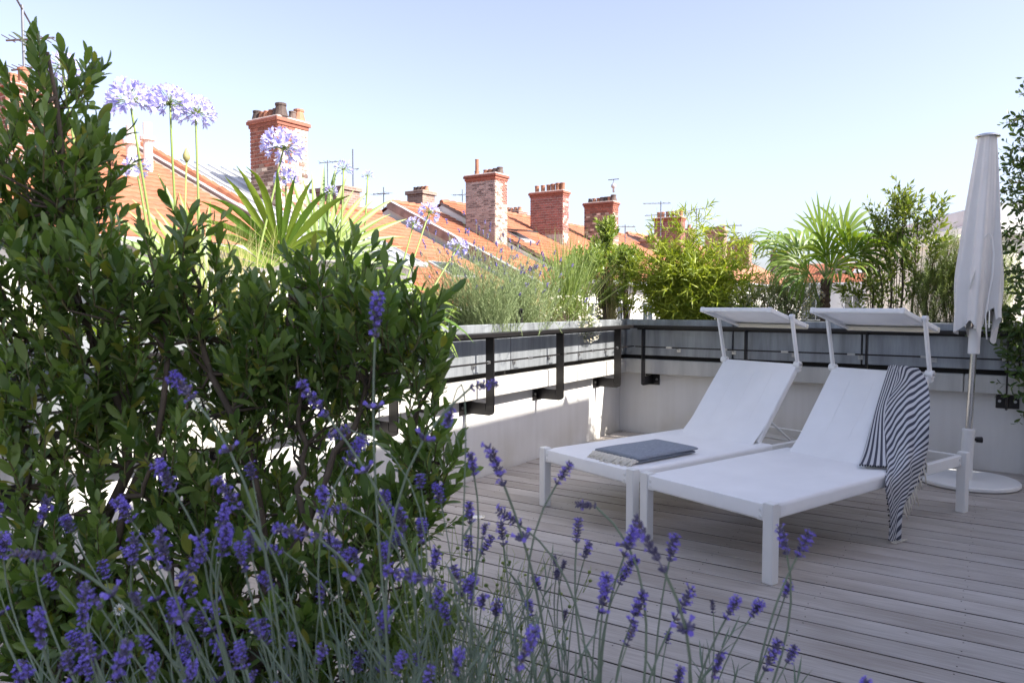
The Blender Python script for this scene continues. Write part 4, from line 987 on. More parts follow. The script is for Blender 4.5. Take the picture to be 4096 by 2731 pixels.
def big_shrub(name, label, blobs, stems, seed, dens):
    global nr; nr = np.random.default_rng(seed); t = plant(name, label, 'shrub', None)
    F = Fol(); sk = []
    for pts, r0, r1 in stems:
        P = crom(np.array(pts, float)[:, None, :], np.linspace(0, len(pts)-1, 14))[:, 0]
        P[1:-1] += nr.normal(0, .008, P[1:-1].shape)
        MB().tube(P, list(np.linspace(r0, r1, 14)), 8).build('trunk', L_STEM, t, smooth=True); sk += list(P)
    sk = np.array(sk); tw = MB()
    ctr = np.array([b[:3] for b in blobs]).mean(0)
    for (x, y, z, rx, ry, rz, k) in blobs:
        n = max(3, int(dens*k*math.pi*rx*rz/.0068))
        q = nr.normal(size=(n, 3)); q = q/np.linalg.norm(q, axis=1, keepdims=True)*nr.uniform(.15, 1, (n, 1))**.45
        pts = np.array([x, y, z]) + q*np.array([rx, ry, rz])
        for p, o in zip(pts, q):
            d = np.array([o[0]*.55, o[1]*.55-.10, .95+o[2]*.25]) + nr.normal(0, .22, 3); d = nrm(d)
            L_ = nr.uniform(.09, .18); b = p - d*L_*.6
            F.shoot(b, d, L_, int(nr.integers(11, 18)), nr.uniform(.036, .056), .85, .28, .0016, .18, .03, .22)
            if nr.random() < .55:
                D_ = np.linalg.norm(sk - b, axis=1) + np.maximum(0, sk[:, 2]-b[2])*1.5; a = sk[int(np.argmin(D_))]
                mid = a*.5 + b*.5 + np.array([0, 0, -.25*np.linalg.norm(b-a)*.4]) + nr.normal(0, .01, 3)
                tw.tube([a, mid, b], [.0045, .0032, .002], 5, cap=False)
    o = tw.build('branches', L_STEM, t, smooth=True); o['kind'] = 'stuff'; o = F.tw.build('twigs', L_TWIG, t); o['kind'] = 'stuff'
    M, P = F.arrays(); tv, tf = leaf16(.37, .12, .16)
    keep = np.linalg.norm(P - np.array(CAM), axis=1) > 1.0
    leaf_objects(t, tv, tf, M[keep], P[keep], L_SHRUB, 300)
    return t
BLOB_A = [(-1.07, 1.78, 1.808, 0.065, 0.1, 0.078, 1.1), (-1.14, 1.823, 1.737, 0.08, 0.1, 0.059, 1), (-1.091, 1.755, 1.615, 0.144, 0.15, 0.093, 1.2), (-1.002, 1.833, 1.624, 0.054, 0.1, 0.075, 0.9), (-1.136, 1.828, 1.481, 0.22, 0.15, 0.102, 1.2), (-1.109, 1.668, 1.338, 0.117, 0.15, 0.093, 1.2), (-0.937, 1.702, 1.349, 0.16, 0.15, 0.095, 1.1), (-0.986, 1.72, 1.193, 0.217, 0.15, 0.116, 1), (-1.052, 1.673, 1.052, 0.167, 0.15, 0.108, 1), (-0.975, 1.865, 1.037, 0.175, 0.15, 0.109, 0.9), (-1.018, 1.658, 0.926, 0.156, 0.15, 0.078, 0.75), (-1.152, 1.721, 0.778, 0.111, 0.15, 0.091, 0.6), (-0.893, 1.755, 0.779, 0.144, 0.15, 0.072, 0.45), (-1.229, 1.86, 1.56, 0.087, 0.1, 0.12, 1), (-0.942, 1.541, 0.765, 0.199, 0.15, 0.072, 0.6), (-0.998, 1.582, 0.685, 0.186, 0.15, 0.056, 0.9), (-0.892, 1.605, 0.519, 0.283, 0.15, 0.094, 1.5)]
BLOB_B = [(-0.746, 1.659, 1.414, 0.058, 0.1, 0.058, 1.0), (-0.755, 1.799, 1.289, 0.148, 0.15, 0.095, 1.1), (-0.563, 1.724, 1.223, 0.111, 0.15, 0.086, 1.0), (-0.424, 1.782, 1.315, 0.115, 0.15, 0.094, 1.2), (-0.287, 1.68, 1.264, 0.113, 0.15, 0.104, 1.2), (-0.223, 1.718, 1.163, 0.086, 0.1, 0.101, 1.1), (-0.504, 1.762, 1.155, 0.217, 0.15, 0.114, 1.1), (-0.713, 1.846, 1.116, 0.179, 0.15, 0.119, 1), (-0.373, 1.831, 1.085, 0.124, 0.15, 0.075, 1), (-0.581, 1.835, 1.008, 0.183, 0.15, 0.075, 0.9), (-0.716, 1.666, 0.964, 0.147, 0.15, 0.078, 0.9), (-0.185, 1.7, 0.927, 0.08, 0.1, 0.1, 1.4), (-0.23, 1.71, 0.812, 0.1, 0.15, 0.06, 1), (-0.503, 1.86, 0.838, 0.196, 0.15, 0.076, 0.9), (-0.601, 1.637, 0.743, 0.202, 0.15, 0.077, 0.9), (-0.311, 1.604, 0.754, 0.16, 0.15, 0.075, 1), (-0.488, 1.55, 0.65, 0.291, 0.15, 0.073, 1.1), (-0.772, 1.561, 0.626, 0.22, 0.15, 0.082, 1.0), (-1.026, 1.623, 0.6, 0.143, 0.15, 0.105, 1.2), (-0.448, 1.568, 0.537, 0.322, 0.15, 0.074, 1.5), (-0.729, 1.688, 0.798, 0.159, 0.15, 0.079, 0.9)]
big_shrub('broadleaf_shrub', 'tall dark green broadleaf shrub filling the left edge', BLOB_A, [
    ([(-.98,1.5,.36),(-.97,1.6,.62),(-.90,1.72,.92),(-1.02,1.78,1.25),(-1.05,1.76,1.55),(-1.07,1.74,1.86)], .017, .004),
    ([(-.97,1.55,.50),(-.86,1.68,.86),(-.80,1.72,1.15),(-.86,1.74,1.45)], .011, .004), ([(-.96,1.55,.6),(-1.10,1.66,.85),(-1.14,1.74,1.2)], .010, .004),
    ([(-.92,1.68,.8),(-.78,1.60,.92),(-.70,1.62,1.1)], .007, .003)], 11, 4.6)
big_shrub('broadleaf_shrub', 'wide dark green broadleaf shrub reaching towards the loungers', BLOB_B, [
    ([(-.52,1.5,.36),(-.55,1.6,.66),(-.60,1.70,.92),(-.72,1.74,1.16),(-.76,1.75,1.38)], .015, .004),
    ([(-.54,1.55,.5),(-.46,1.66,.82),(-.36,1.72,1.02),(-.28,1.74,1.26)], .012, .004), ([(-.50,1.6,.6),(-.30,1.70,.78),(-.22,1.74,1.02),(-.17,1.76,1.2)], .010, .003),
    ([(-.47,1.66,.8),(-.5,1.72,1.02),(-.52,1.74,1.3)], .008, .003), ([(-.52,1.5,.45),(-.32,1.62,.68),(-.22,1.70,.84),(-.20,1.72,.93)], .008, .003), ([(-.54,1.55,.5),(-.72,1.60,.66),(-.80,1.66,.82)], .008, .003)], 23, 4.8)

# ------------------------------------------------------------------ foreground lavender: every flower stem its own part
def spike_mesh(name, seed, bloom, dens=1.0):
    r = np.random.default_rng(seed); m = MB(); L_ = 1.0
    whorls = 8; 
    for w_i in range(whorls):
        y = .05 + .88*w_i/(whorls-1) + (-.12 if w_i == 0 else 0); k = int(8*dens) if w_i < whorls-1 else 4
        R_ = .085*(1-.55*(w_i/(whorls-1))**2)
        for q in range(k):
            a = 2*math.pi*(q+r.uniform(-.3, .3))/k + w_i*.4
            rad = np.array([math.cos(a), 0, math.sin(a)]); ax = nrm(rad*.75 + np.array([0, .75, 0]) + r.normal(0, .12, 3))
            b = np.array([0, y, 0]) + rad*.02; ln = r.uniform(.10, .15); ww = r.uniform(.026, .036)
            m.tube([b, b+ax*ln*.45, b+ax*ln], [ww*.5, ww, ww*.55], 5, 0)
            if r.random() < bloom*(1.2 if w_i > 2 else .8):
                c = b + ax*(ln+.005); e1 = nrm(np.cross(ax, rad+.01)); e2 = np.cross(ax, e1); c2 = c + ax*.05
                m.tube([c, c2], [.016, .03], 5, 1, cap=False)
                for p in range(5):
                    t = 2*math.pi*p/5; o = e1*math.cos(t)+e2*math.sin(t); s_ = e1*-math.sin(t)+e2*math.cos(t); pl = .062*r.uniform(.8, 1.2)
                    m.add([c2+o*.02, c2+o*pl*.7+s_*.03+ax*.02, c2+o*pl+ax*.012, c2+o*pl*.7-s_*.03+ax*.02], [(0, 1, 2, 3)], 1)
    m.tube([(0, -.05, 0), (0, .95, 0)], [.018, .012], 5, 0)
    return m.mesh(name, [L_CALYX, L_VIOLET], False)
SPK = [spike_mesh('flower_spike', s, b, d) for s, b, d in ((1, .10, 1), (2, .22, 1), (3, .40, 1), (4, .62, 1), (5, .30, .8), (6, .0, .7))]
# (tip, foot, bloom variant, plant, lower whorl)
SPIKES = [((-0.17,0.942,1.292),(-0.175,0.95,1.242),3,'a',1),
 ((-0.441,0.959,1.188),(-0.412,0.95,1.161),3,'l',1),
 ((-0.274,0.952,1.181),(-0.24,0.95,1.139),2,'a',1),
 ((-0.249,1.001,1.1),(-0.222,1.0,1.111),2,'a',0),
 ((-0.203,1.006,1.098),(-0.224,1.0,1.065),3,'a',0),
 ((-0.454,0.94,1.078),(-0.439,0.95,1.042),3,'l',1),
 ((-0.384,0.947,1.056),(-0.352,0.95,1.019),2,'l',0),
 ((-0.396,1.108,1.041),(-0.389,1.1,1.02),1,'l',0),
 ((-0.283,1.09,1.007),(-0.281,1.1,0.984),3,'a',0),
 ((-0.261,0.992,0.998),(-0.228,1.0,1.005),1,'a',0),
 ((-0.195,1.112,0.996),(-0.187,1.1,0.977),3,'a',0),
 ((-0.139,1.104,1.026),(-0.136,1.1,1.006),2,'a',0),
 ((-0.114,1.112,1.008),(-0.107,1.1,0.984),3,'a',0),
 ((-0.057,0.99,1.08),(-0.052,1.0,1.05),2,'a',0),
 ((-0.018,0.91,1.183),(-0.049,0.9,1.18),2,'a',1),
 ((-0.086,0.962,1.122),(-0.079,0.95,1.146),2,'a',0),
 ((-0.029,0.892,1.109),(-0.011,0.9,1.062),1,'b',1),
 ((0.076,0.949,1.076),(0.059,0.95,1.05),2,'b',0),
 ((0.088,1.009,1.006),(0.113,1.0,1.006),0,'b',1),
 ((-0.065,1.093,0.985),(-0.063,1.1,0.954),2,'a',0),
 ((-0.065,1.107,0.932),(-0.067,1.1,0.91),2,'a',0),
 ((-0.02,1.004,0.999),(0.01,1.0,0.98),1,'b',0),
 ((-0.03,1.108,0.93),(-0.045,1.1,0.907),2,'b',0),
 ((-0.017,1.105,0.953),(-0.013,1.1,0.921),1,'b',0),
 ((0.097,1.059,0.972),(0.093,1.05,0.941),2,'b',0),
 ((0.116,1.094,0.925),(0.11,1.1,0.901),4,'b',0),
 ((0.162,0.95,0.994),(0.147,0.95,0.956),3,'b',0),
 ((0.12,0.713,1.073),(0.149,0.72,1.02),0,'b',1),
 ((0.223,0.997,0.968),(0.216,1.0,0.932),2,'b',0),
 ((0.189,1.106,0.897),(0.173,1.1,0.885),3,'b',0),
 ((0.175,1.101,0.883),(0.163,1.1,0.861),3,'b',0),
 ((0.123,0.951,0.927),(0.118,0.95,0.881),3,'b',0),
 ((0.172,0.949,0.907),(0.157,0.95,0.868),2,'b',0),
 ((0.236,0.957,0.907),(0.214,0.95,0.872),1,'b',0),
 ((0.304,0.98,0.886),(0.289,0.98,0.859),3,'b',0),
 ((0.319,1.161,0.81),(0.318,1.15,0.795),5,'b',0),
 ((0.341,0.996,0.874),(0.33,1.0,0.854),3,'b',0),
 ((0.348,0.949,0.991),(0.357,0.95,0.958),1,'b',0),
 ((0.389,0.952,0.986),(0.372,0.95,0.955),2,'b',0),
 ((0.378,0.994,0.901),(0.375,1.0,0.881),4,'b',0),
 ((0.375,0.96,0.829),(0.361,0.95,0.813),2,'b',0),
 ((0.338,0.919,0.856),(0.322,0.92,0.819),2,'b',0),
 ((0.023,0.751,0.945),(0.006,0.75,0.904),3,'b',0),
 ((0.023,1.008,0.871),(0.028,1.0,0.854),3,'b',0),
 ((0.066,1.148,0.886),(0.069,1.15,0.87),5,'b',0),
 ((0.083,1.147,0.879),(0.08,1.15,0.865),5,'b',0),
 ((0.072,1.139,0.868),(0.07,1.15,0.851),5,'b',0),
 ((0.032,1.1,0.871),(0.041,1.1,0.853),0,'b',0),
 ((0.085,1.149,0.799),(0.083,1.15,0.784),5,'b',0),
 ((0.24,1.111,0.781),(0.234,1.1,0.769),4,'b',0),
 ((-0.128,0.853,0.871),(-0.137,0.85,0.849),3,'a',0),
 ((-0.061,0.846,0.878),(-0.067,0.85,0.848),3,'a',0),
 ((-0.092,0.827,0.87),(-0.099,0.82,0.846),2,'a',0),
 ((-0.289,0.81,0.871),(-0.288,0.8,0.859),4,'l',0),
 ((-0.34,0.906,0.853),(-0.344,0.9,0.829),1,'l',0),
 ((-0.352,0.8,0.887),(-0.359,0.8,0.858),3,'l',0),
 ((-0.397,0.803,0.892),(-0.399,0.8,0.86),3,'l',0),
 ((-0.36,0.679,0.966),(-0.375,0.68,0.922),2,'l',0),
 ((-0.5,0.852,0.894),(-0.49,0.85,0.869),2,'l',0),
 ((-0.517,0.79,0.947),(-0.518,0.8,0.907),3,'l',1),
 ((-0.485,0.73,0.914),(-0.496,0.72,0.899),3,'l',0),
 ((-0.529,0.77,1.019),(-0.49,0.78,1.012),0,'l',1),
 ((-0.44,0.841,0.948),(-0.434,0.85,0.927),0,'l',0),
 ((-0.405,0.839,1.025),(-0.401,0.85,0.974),2,'l',1),
 ((-0.369,0.948,0.989),(-0.378,0.95,0.955),3,'l',0),
 ((-0.356,0.952,0.969),(-0.348,0.95,0.935),3,'l',0),
 ((-0.328,0.953,0.928),(-0.313,0.95,0.912),3,'l',0),
 ((-0.406,0.955,0.96),(-0.424,0.95,0.926),2,'l',0),
 ((-0.278,0.851,1.021),(-0.228,0.85,1.012),2,'l',1),
 ((-0.342,0.988,0.955),(-0.315,1.0,0.944),2,'a',0),
 ((-0.156,0.994,1.007),(-0.149,1.0,0.972),2,'a',0),
 ((-0.124,1.006,0.985),(-0.124,1.0,0.956),3,'a',0),
 ((-0.107,1.043,0.931),(-0.113,1.05,0.904),1,'a',0),
 ((-0.275,1.061,0.876),(-0.277,1.05,0.85),1,'l',0),
 ((-0.435,0.94,0.899),(-0.426,0.95,0.868),3,'l',0),
 ((-0.527,0.894,0.916),(-0.53,0.9,0.884),2,'l',0),
 ((-0.151,0.859,0.968),(-0.096,0.85,0.96),2,'a',0),
 ((-0.092,0.953,0.914),(-0.101,0.95,0.885),3,'a',0),
 ((-0.081,1.003,0.922),(-0.072,1.0,0.9),2,'a',0),
 ((-0.231,1.053,0.927),(-0.222,1.05,0.91),3,'a',0),
 ((-0.16,0.942,0.886),(-0.172,0.95,0.862),3,'a',0),
 ((-0.043,1.092,0.845),(-0.046,1.1,0.826),4,'a',0),
 ((-0.301,0.998,0.828),(-0.307,1.0,0.806),4,'l',0),
 ((-0.022,1.091,0.834),(-0.025,1.1,0.812),4,'b',0),
 ((-0.526,0.855,0.869),(-0.516,0.85,0.848),1,'l',0),
 ((-0.536,1.04,0.949),(-0.547,1.05,0.91),1,'l',0),
 ((-0.507,0.997,0.827),(-0.502,1.0,0.803),1,'l',0),
 ((-0.447,1.088,0.831),(-0.449,1.1,0.807),4,'l',0),
 ((0.155,0.909,0.885),(0.143,0.9,0.86),4,'b',0),
 ((0.257,0.892,0.852),(0.251,0.9,0.819),1,'b',0),
 ((0.21,0.898,0.832),(0.204,0.9,0.806),1,'b',0),
 ((0.462,0.943,0.792),(0.462,0.95,0.771),3,'b',0),
 ((0.14,1.095,0.861),(0.137,1.1,0.846),5,'b',0),
 ((-0.606,0.991,0.993),(-0.597,0.991,0.974),3,'l',0),
 ((-0.339,0.944,0.99),(-0.338,0.947,0.961),2,'a',0),
 ((-0.548,0.937,0.829),(-0.563,0.945,0.804),2,'l',0),
 ((-0.499,1.167,0.79),(-0.491,1.158,0.754),1,'l',0),
 ((-0.664,1.181,0.867),(-0.658,1.181,0.838),2,'l',0),
 ((-0.677,0.96,0.972),(-0.681,0.959,0.942),2,'l',1),
 ((-0.595,1.124,0.908),(-0.583,1.129,0.883),1,'l',1),
 ((-0.431,1.013,0.955),(-0.428,1.015,0.925),3,'l',1),
 ((-0.352,0.906,1.031),(-0.365,0.914,1.005),3,'l',0),
 ((-0.512,0.875,0.943),(-0.501,0.885,0.913),1,'l',0),
 ((-0.567,0.963,0.911),(-0.558,0.952,0.881),1,'l',1),
 ((-0.448,1.102,0.774),(-0.434,1.107,0.734),3,'a',1),
 ((-0.63,1.071,0.774),(-0.623,1.067,0.737),1,'l',0),
 ((-0.627,0.979,0.917),(-0.615,0.984,0.899),2,'l',0),
 ((-0.672,0.959,1.022),(-0.673,0.952,0.998),1,'l',0),
 ((-0.525,0.862,0.868),(-0.542,0.872,0.846),0,'l',1),
 ((-0.464,1.19,0.927),(-0.477,1.199,0.896),1,'l',0),
 ((-0.539,0.923,0.833),(-0.535,0.92,0.805),2,'l',1),
 ((-0.609,1.129,0.981),(-0.594,1.141,0.945),3,'l',1),
 ((-0.776,1.114,0.93),(-0.78,1.12,0.895),3,'l',0),
 ((-0.62,0.979,1.023),(-0.64,0.991,0.985),0,'l',0),
 ((-0.322,0.892,0.894),(-0.306,0.883,0.876),2,'a',0),
 ((-0.526,1.166,0.726),(-0.525,1.165,0.693),3,'l',0),
 ((-0.444,0.953,0.895),(-0.443,0.944,0.868),3,'l',0),
 ((-0.784,1.163,0.709),(-0.797,1.165,0.686),2,'l',0),
 ((-0.664,1.096,0.786),(-0.645,1.091,0.753),3,'l',0),
 ((-0.325,0.863,0.879),(-0.315,0.855,0.853),3,'a',1),
 ((-0.361,1.047,0.828),(-0.353,1.043,0.794),2,'a',1),
 ((-0.468,1.009,0.819),(-0.435,1.004,0.804),1,'l',1),
 ((-0.483,1.059,0.89),(-0.465,1.063,0.857),2,'l',1),
 ((-0.238,0.915,0.849),(-0.245,0.922,0.826),4,'a',0),
 ((-0.18,1.017,0.948),(-0.173,1.017,0.917),3,'a',0),
 ((-0.051,1.002,0.905),(-0.07,1.01,0.88),3,'a',0),
 ((-0.187,1.088,0.805),(-0.197,1.089,0.781),2,'a',0),
 ((-0.134,1.021,0.792),(-0.127,1.011,0.771),2,'a',0),
 ((-0.239,0.998,0.959),(-0.24,1.002,0.934),4,'a',0),
 ((-0.034,0.944,0.998),(-0.037,0.933,0.984),4,'a',0),
 ((-0.178,1.162,0.917),(-0.187,1.154,0.898),3,'a',0),
 ((-0.266,1.17,0.889),(-0.265,1.172,0.868),4,'a',0),
 ((-0.057,0.997,0.902),(-0.055,0.992,0.874),4,'a',0),
 ((-0.096,1.016,0.862),(-0.088,1.009,0.838),3,'a',0),
 ((-0.283,1.136,0.924),(-0.286,1.143,0.9),2,'a',0),
 ((-0.244,1.167,0.722),(-0.249,1.165,0.692),1,'a',0),
 ((-0.191,1.104,0.742),(-0.202,1.096,0.727),3,'a',0)]
nr = np.random.default_rng(5)
lavs = {}
for key, lab in (('l', 'lavender plant with grey green stems in the lower left foreground'), ('a', 'lavender plant with many violet spikes in the middle foreground'), ('b', 'airy lavender plant with upright violet spikes in front of the deck')):
    lavs[key] = plant('lavender_plant', lab, 'lavender', 'lavender plants in the foreground')
ROOT = {'l': (-.24, .92), 'a': (-.08, .95), 'b': (.13, .98)}
def bez(a, b, c, d, n):
    t = np.linspace(0, 1, n)[:, None]; return (1-t)**3*a + 3*(1-t)**2*t*b + 3*(1-t)*t*t*c + t**3*d
for k, (tip, bot, var, key, wh) in enumerate(SPIKES):
    tip = np.array(tip); bot = np.array(bot); ax = tip-bot; ln = np.linalg.norm(ax); ax = ax/ln
    rx, ry = ROOT[key]; root = np.array([rx + nr.normal(0, .05), ry + nr.normal(0, .06), .37])
    if key == 'b': root[0] = .13 + (bot[0]-.13)*.45 + nr.normal(0, .02)
    if key == 'l': root[0] = -.24 + (bot[0]+.3)*.30
    H = np.linalg.norm(bot-root); dwn = nrm(root-bot)
    ax2 = nrm(ax*.6 - dwn*.4) if abs(ax[2]) < .5 else ax
    P = bez(bot, bot - ax2*H*.28, root + (bot-root)*.35*np.array([.6, .6, 1.25]), root, 16)
    r_ = .0013 if ln > .03 else .0009
    if wh: r_ = .0015
    st = MB().tube(P, list(np.linspace(r_, r_*1.25, 16)), 6, cap=False)
    if nr.random() < .5:
        for s in (-1, 1):
            i = int(nr.integers(5, 10)); b = P[i]; d = nrm(nrm(P[i-1]-P[i]) + s*np.array([.55, nr.uniform(-.4, .4), 0])); tv, tf = blade_t(.11, 3, .12); Mx = frames(d[None], np.array([[0, -.6, .8]]), np.array([nr.uniform(.03, .05)]))[0]
            st.add([Mx @ v + b for v in tv], tf)
    st = st.build('flower_stem', L_LAVSTEM, lavs[key], smooth=True)
    x_ = nrm(np.cross(ax, np.array([.3, .9, .2]))); z_ = np.cross(x_, ax); a_ = nr.uniform(0, 6.28); xx = x_*math.cos(a_)+z_*math.sin(a_); zz = np.cross(xx, ax)
    fat = ln*1.0
    wd = .052 if ln > .035 else (.042 if ln > .02 else .032)
    wd *= min(1.25, max(.8, bot[1]/.95))
    T = Matrix.Identity(4)
    for r in range(3): T[r][0] = xx[r]*wd; T[r][1] = ax[r]*ln; T[r][2] = zz[r]*wd; T[r][3] = bot[r]
    link('flower_spike', SPK[var], st, mat4=T)
    if wh:                                                   # separate lower whorl a little way down the stem
        b = P[2]; wm = MB(); dd = nrm(P[1]-P[3]); e1 = nrm(np.cross(dd, [0.3, .8, .1])); e2 = np.cross(dd, e1)
        for q in range(9):
            a = q*.7; o = e1*math.cos(a)+e2*math.sin(a); c = nrm(o+dd*.5); wm.tube([b, b+c*.006, b+c*.011], [.0012, .0022, .0012], 5, 0)
            if q % 3 == 0: wm.tube([b+c*.010, b+c*.016], [.0015, .0034], 5, 1)
        wm.build('lower_whorl', [L_CALYX, L_VIOLET], st)
# grey-green leafy shoots at the foot of the lavender
for key, x0, x1, n in (('l', -.75, -.25, 110), ('a', -.30, .08, 110), ('b', .02, .40, 60)):
    F = Fol()
    for i in range(n):
        x = nr.uniform(x0, x1); y = nr.uniform(.74, 1.16); b = np.array([x, y, .37]); top = nr.uniform(.30, .52)*(1.0 if key != 'b' else .76)
        if key == 'l': top *= .80
        d = nrm(np.array([nr.normal(.0, .28), nr.normal(0, .2), 1]))
        e = b + d*top*.45; F.tw.tube([b, e], [.002, .0016], 5, cap=False)
        F.shoot(e, d + nr.normal(0, .15, 3), top*.55, int(nr.integers(12, 20)), nr.uniform(.038, .058), .75, .35, .0013, .2, .0)
    M, P = F.arrays(); tv, tf = blade_t(.085, 3, .10)
    o = link('foliage', arr_mesh('foliage', tv, tf, M, P, [L_LAV], smooth=True), lavs[key]); o['kind'] = 'stuff'
    F.tw.build('leaf_shoots', L_LAVSTEM, lavs[key])

# small feathery daisy plant between the lavender and the deck
fd = plant('feathery_daisy', 'fine leaved daisy plant with tiny green buds beside the deck boards', 'daisy'); F = Fol(); bd = MB()
for i in range(95):
    b = np.array([nr.uniform(-.20, .0), nr.uniform(1.30, 1.52), .37]); d = nrm(np.array([nr.normal(.02, .22), nr.normal(0, .2), 1])); L_ = nr.uniform(.18, .50); F.shoot(b + d*L_*.25, d, L_*.75, 16, .022, 1.1, .7, .0009, .25, .0)
    e = b + d*L_; 
    for q in range(2): c = e + nr.normal(0, .018, 3); bd.tube([e - d*.03, c], .0006, 4, 0, cap=False); bd.lathe([(.0008, -.0035), (.0036, -.0015), (.0036, .0015), (.001, .003)], 7, c, 1)
M, P = F.arrays(); tv, tf = blade_t(.09, 2, .1); o = link('foliage', arr_mesh('foliage', tv, tf, M, P, [L_GRASS]), fd); o['kind'] = 'stuff'
F.tw.build('stems', L_GRASS, fd); o = bd.build('buds', [L_GRASS, L_PITTO], fd); o['kind'] = 'stuff'
def daisy_head(m, c, n_, r, np_=11):
    n_ = nrm(np.array(n_)); e1 = nrm(np.cross(n_, [.3, .5, .8])); e2 = np.cross(n_, e1); c = np.array(c)
    for p in range(np_):
        t = 2*math.pi*p/np_; o = e1*math.cos(t)+e2*math.sin(t); s_ = e2*math.cos(t)-e1*math.sin(t)
        m.add([c+o*r*.25, c+o*r*.7+s_*r*.17, c+o*r, c+o*r*.7-s_*r*.17], [(0, 1, 2, 3)], 0)
    m.lathe([(r*.30, 0), (r*.26, r*.14), (r*.1, r*.2)], 8, (0, 0, 0), 1); k = 24
    for i in range(len(m.v)-k, len(m.v)):
        v = m.v[i]; m.v[i] = tuple(c + e1*v[0] + e2*v[1] + n_*v[2])
dm = plant('single_daisy', 'single white daisy with a yellow eye in the dark lower left', 'daisy')
m = MB(); daisy_head(m, (-.648, 1.2, .778), (.1, -.9, .35), .0105, 12); m.build('flower', [L_WHITE, L_YEL], dm); MB().tube([(-.648, 1.204, .775), (-.64, 1.25, .62), (-.62, 1.28, .37)], .001, 5).build('stem', L_LAVSTEM, dm)

# ------------------------------------------------------------------ agapanthus in the left planter
def agap_head(name, seed, n, R_, openf):
    r = np.random.default_rng(seed); m = MB()
    for i in range(n):
        ph = math.acos(1 - (i+.5)/n*1.35); a = i*2.39996 + r.uniform(-.2, .2)
        d = nrm(np.array([math.sin(ph)*math.cos(a), math.sin(ph)*math.sin(a), math.cos(ph)])); L_ = R_*r.uniform(.45, .62)
        e = d*L_; m.tube([(0, 0, 0), e*.6 + np.array([0, 0, .006]), e], [.0016, .0013, .0018], 4, 0, cap=False)
        e1 = nrm(np.cross(d, [.2, .3, .9])); e2 = np.cross(d, e1); fl = R_*r.uniform(.30, .42)
        if r.random() < openf:
            dd = nrm(d + np.array([0, 0, -.15]))
            for p in range(6):
                t = 2*math.pi*p/6 + r.uniform(-.1, .1); o = e1*math.cos(t)+e2*math.sin(t); s_ = e2*math.cos(t)-e1*math.sin(t); w_ = fl*.15
                m.add([e+o*.002, e+dd*fl*.55+o*fl*.16+s_*w_*.9, e+dd*fl*.55+o*fl*.16-s_*w_*.9, e+dd*fl*.86+o*fl*.44+s_*w_, e+dd*fl*.86+o*fl*.44-s_*w_, e+dd*fl*.95+o*fl*.66], [(0, 1, 2), (1, 3, 4, 2), (3, 5, 4)], 1)
        else: m.tube([e, e+d*fl*.45, e+d*fl*.9], [.002, .0055, .002], 5, 1)
    return m.mesh(name, [L_AGSTEM, L_AGAP])
HEADS = {'full': agap_head('flower_head', 1, 46, .112, .80), 'full2': agap_head('flower_head', 2, 40, .108, .75), 'part': agap_head('flower_head', 3, 36, .10, .45), 'bud': agap_head('flower_head', 4, 34, .09, .05)}
AG = [('full2', .0, -4.95, 2.215, -.30, -4.72, 1.12, 'agapanthus with a full lilac head partly behind the shrub, leftmost of the trio'), ('full', .03, -4.77, 2.235, -.22, -4.70, 1.0, 'agapanthus with a full lilac head in the middle of the left trio'), ('full', -.02, -4.60, 2.235, -.20, -4.60, .98, 'agapanthus with a full lilac head on the right of the left trio'),
 ('full', .0, -4.07, 2.15, -.25, -4.35, 1.22, 'agapanthus with the largest lilac head in front of the tall chimney'), ('full2', -.02, -4.04, 1.99, -.3, -3.95, .72, 'agapanthus with a smaller head below the largest one'), ('bud', .0, -3.61, 2.105, -.2, -3.70, .80, 'agapanthus with a half open violet head right of the palm fan'),
 ('bud', .02, -3.42, 2.09, -.2, -3.50, .55, 'agapanthus with a small closed head standing alone against the sky'), ('bud', -.05, -3.67, 1.965, -.3, -3.75, .6, 'agapanthus with small violet buds just below its neighbour'), ('part', .0, -2.79, 1.925, -.2, -3.20, .95, 'agapanthus with a lilac head leaning over the orange roof'),
 ('part', -.05, -2.90, 1.84, -.3, -3.15, .65, 'agapanthus with a sparse head below the leaning one'), ('full2', .05, -2.52, 1.70, -.1, -3.15, .80, 'agapanthus with a bluish head on a strongly leaning stalk near the thin chimney'), ('part', -.15, -4.84, 1.94, -.3, -4.75, .8, 'agapanthus with a faded head over the roof tiles'),
 ('part', -.05, -5.22, 2.30, -.2, -5.1, .9, 'agapanthus with a pale head behind the top of the tall shrub'), ('part', -.1, -5.56, 2.20, -.2, -5.3, .8, 'agapanthus almost hidden inside the tall shrub')]
nr = np.random.default_rng(31)
agtv, agtf = blade_t(.055, 8, .55, .25)
agleaf = MB(); agleaf.add(agtv, agtf); agleaf = agleaf.mesh('leaf', L_PALM, True)
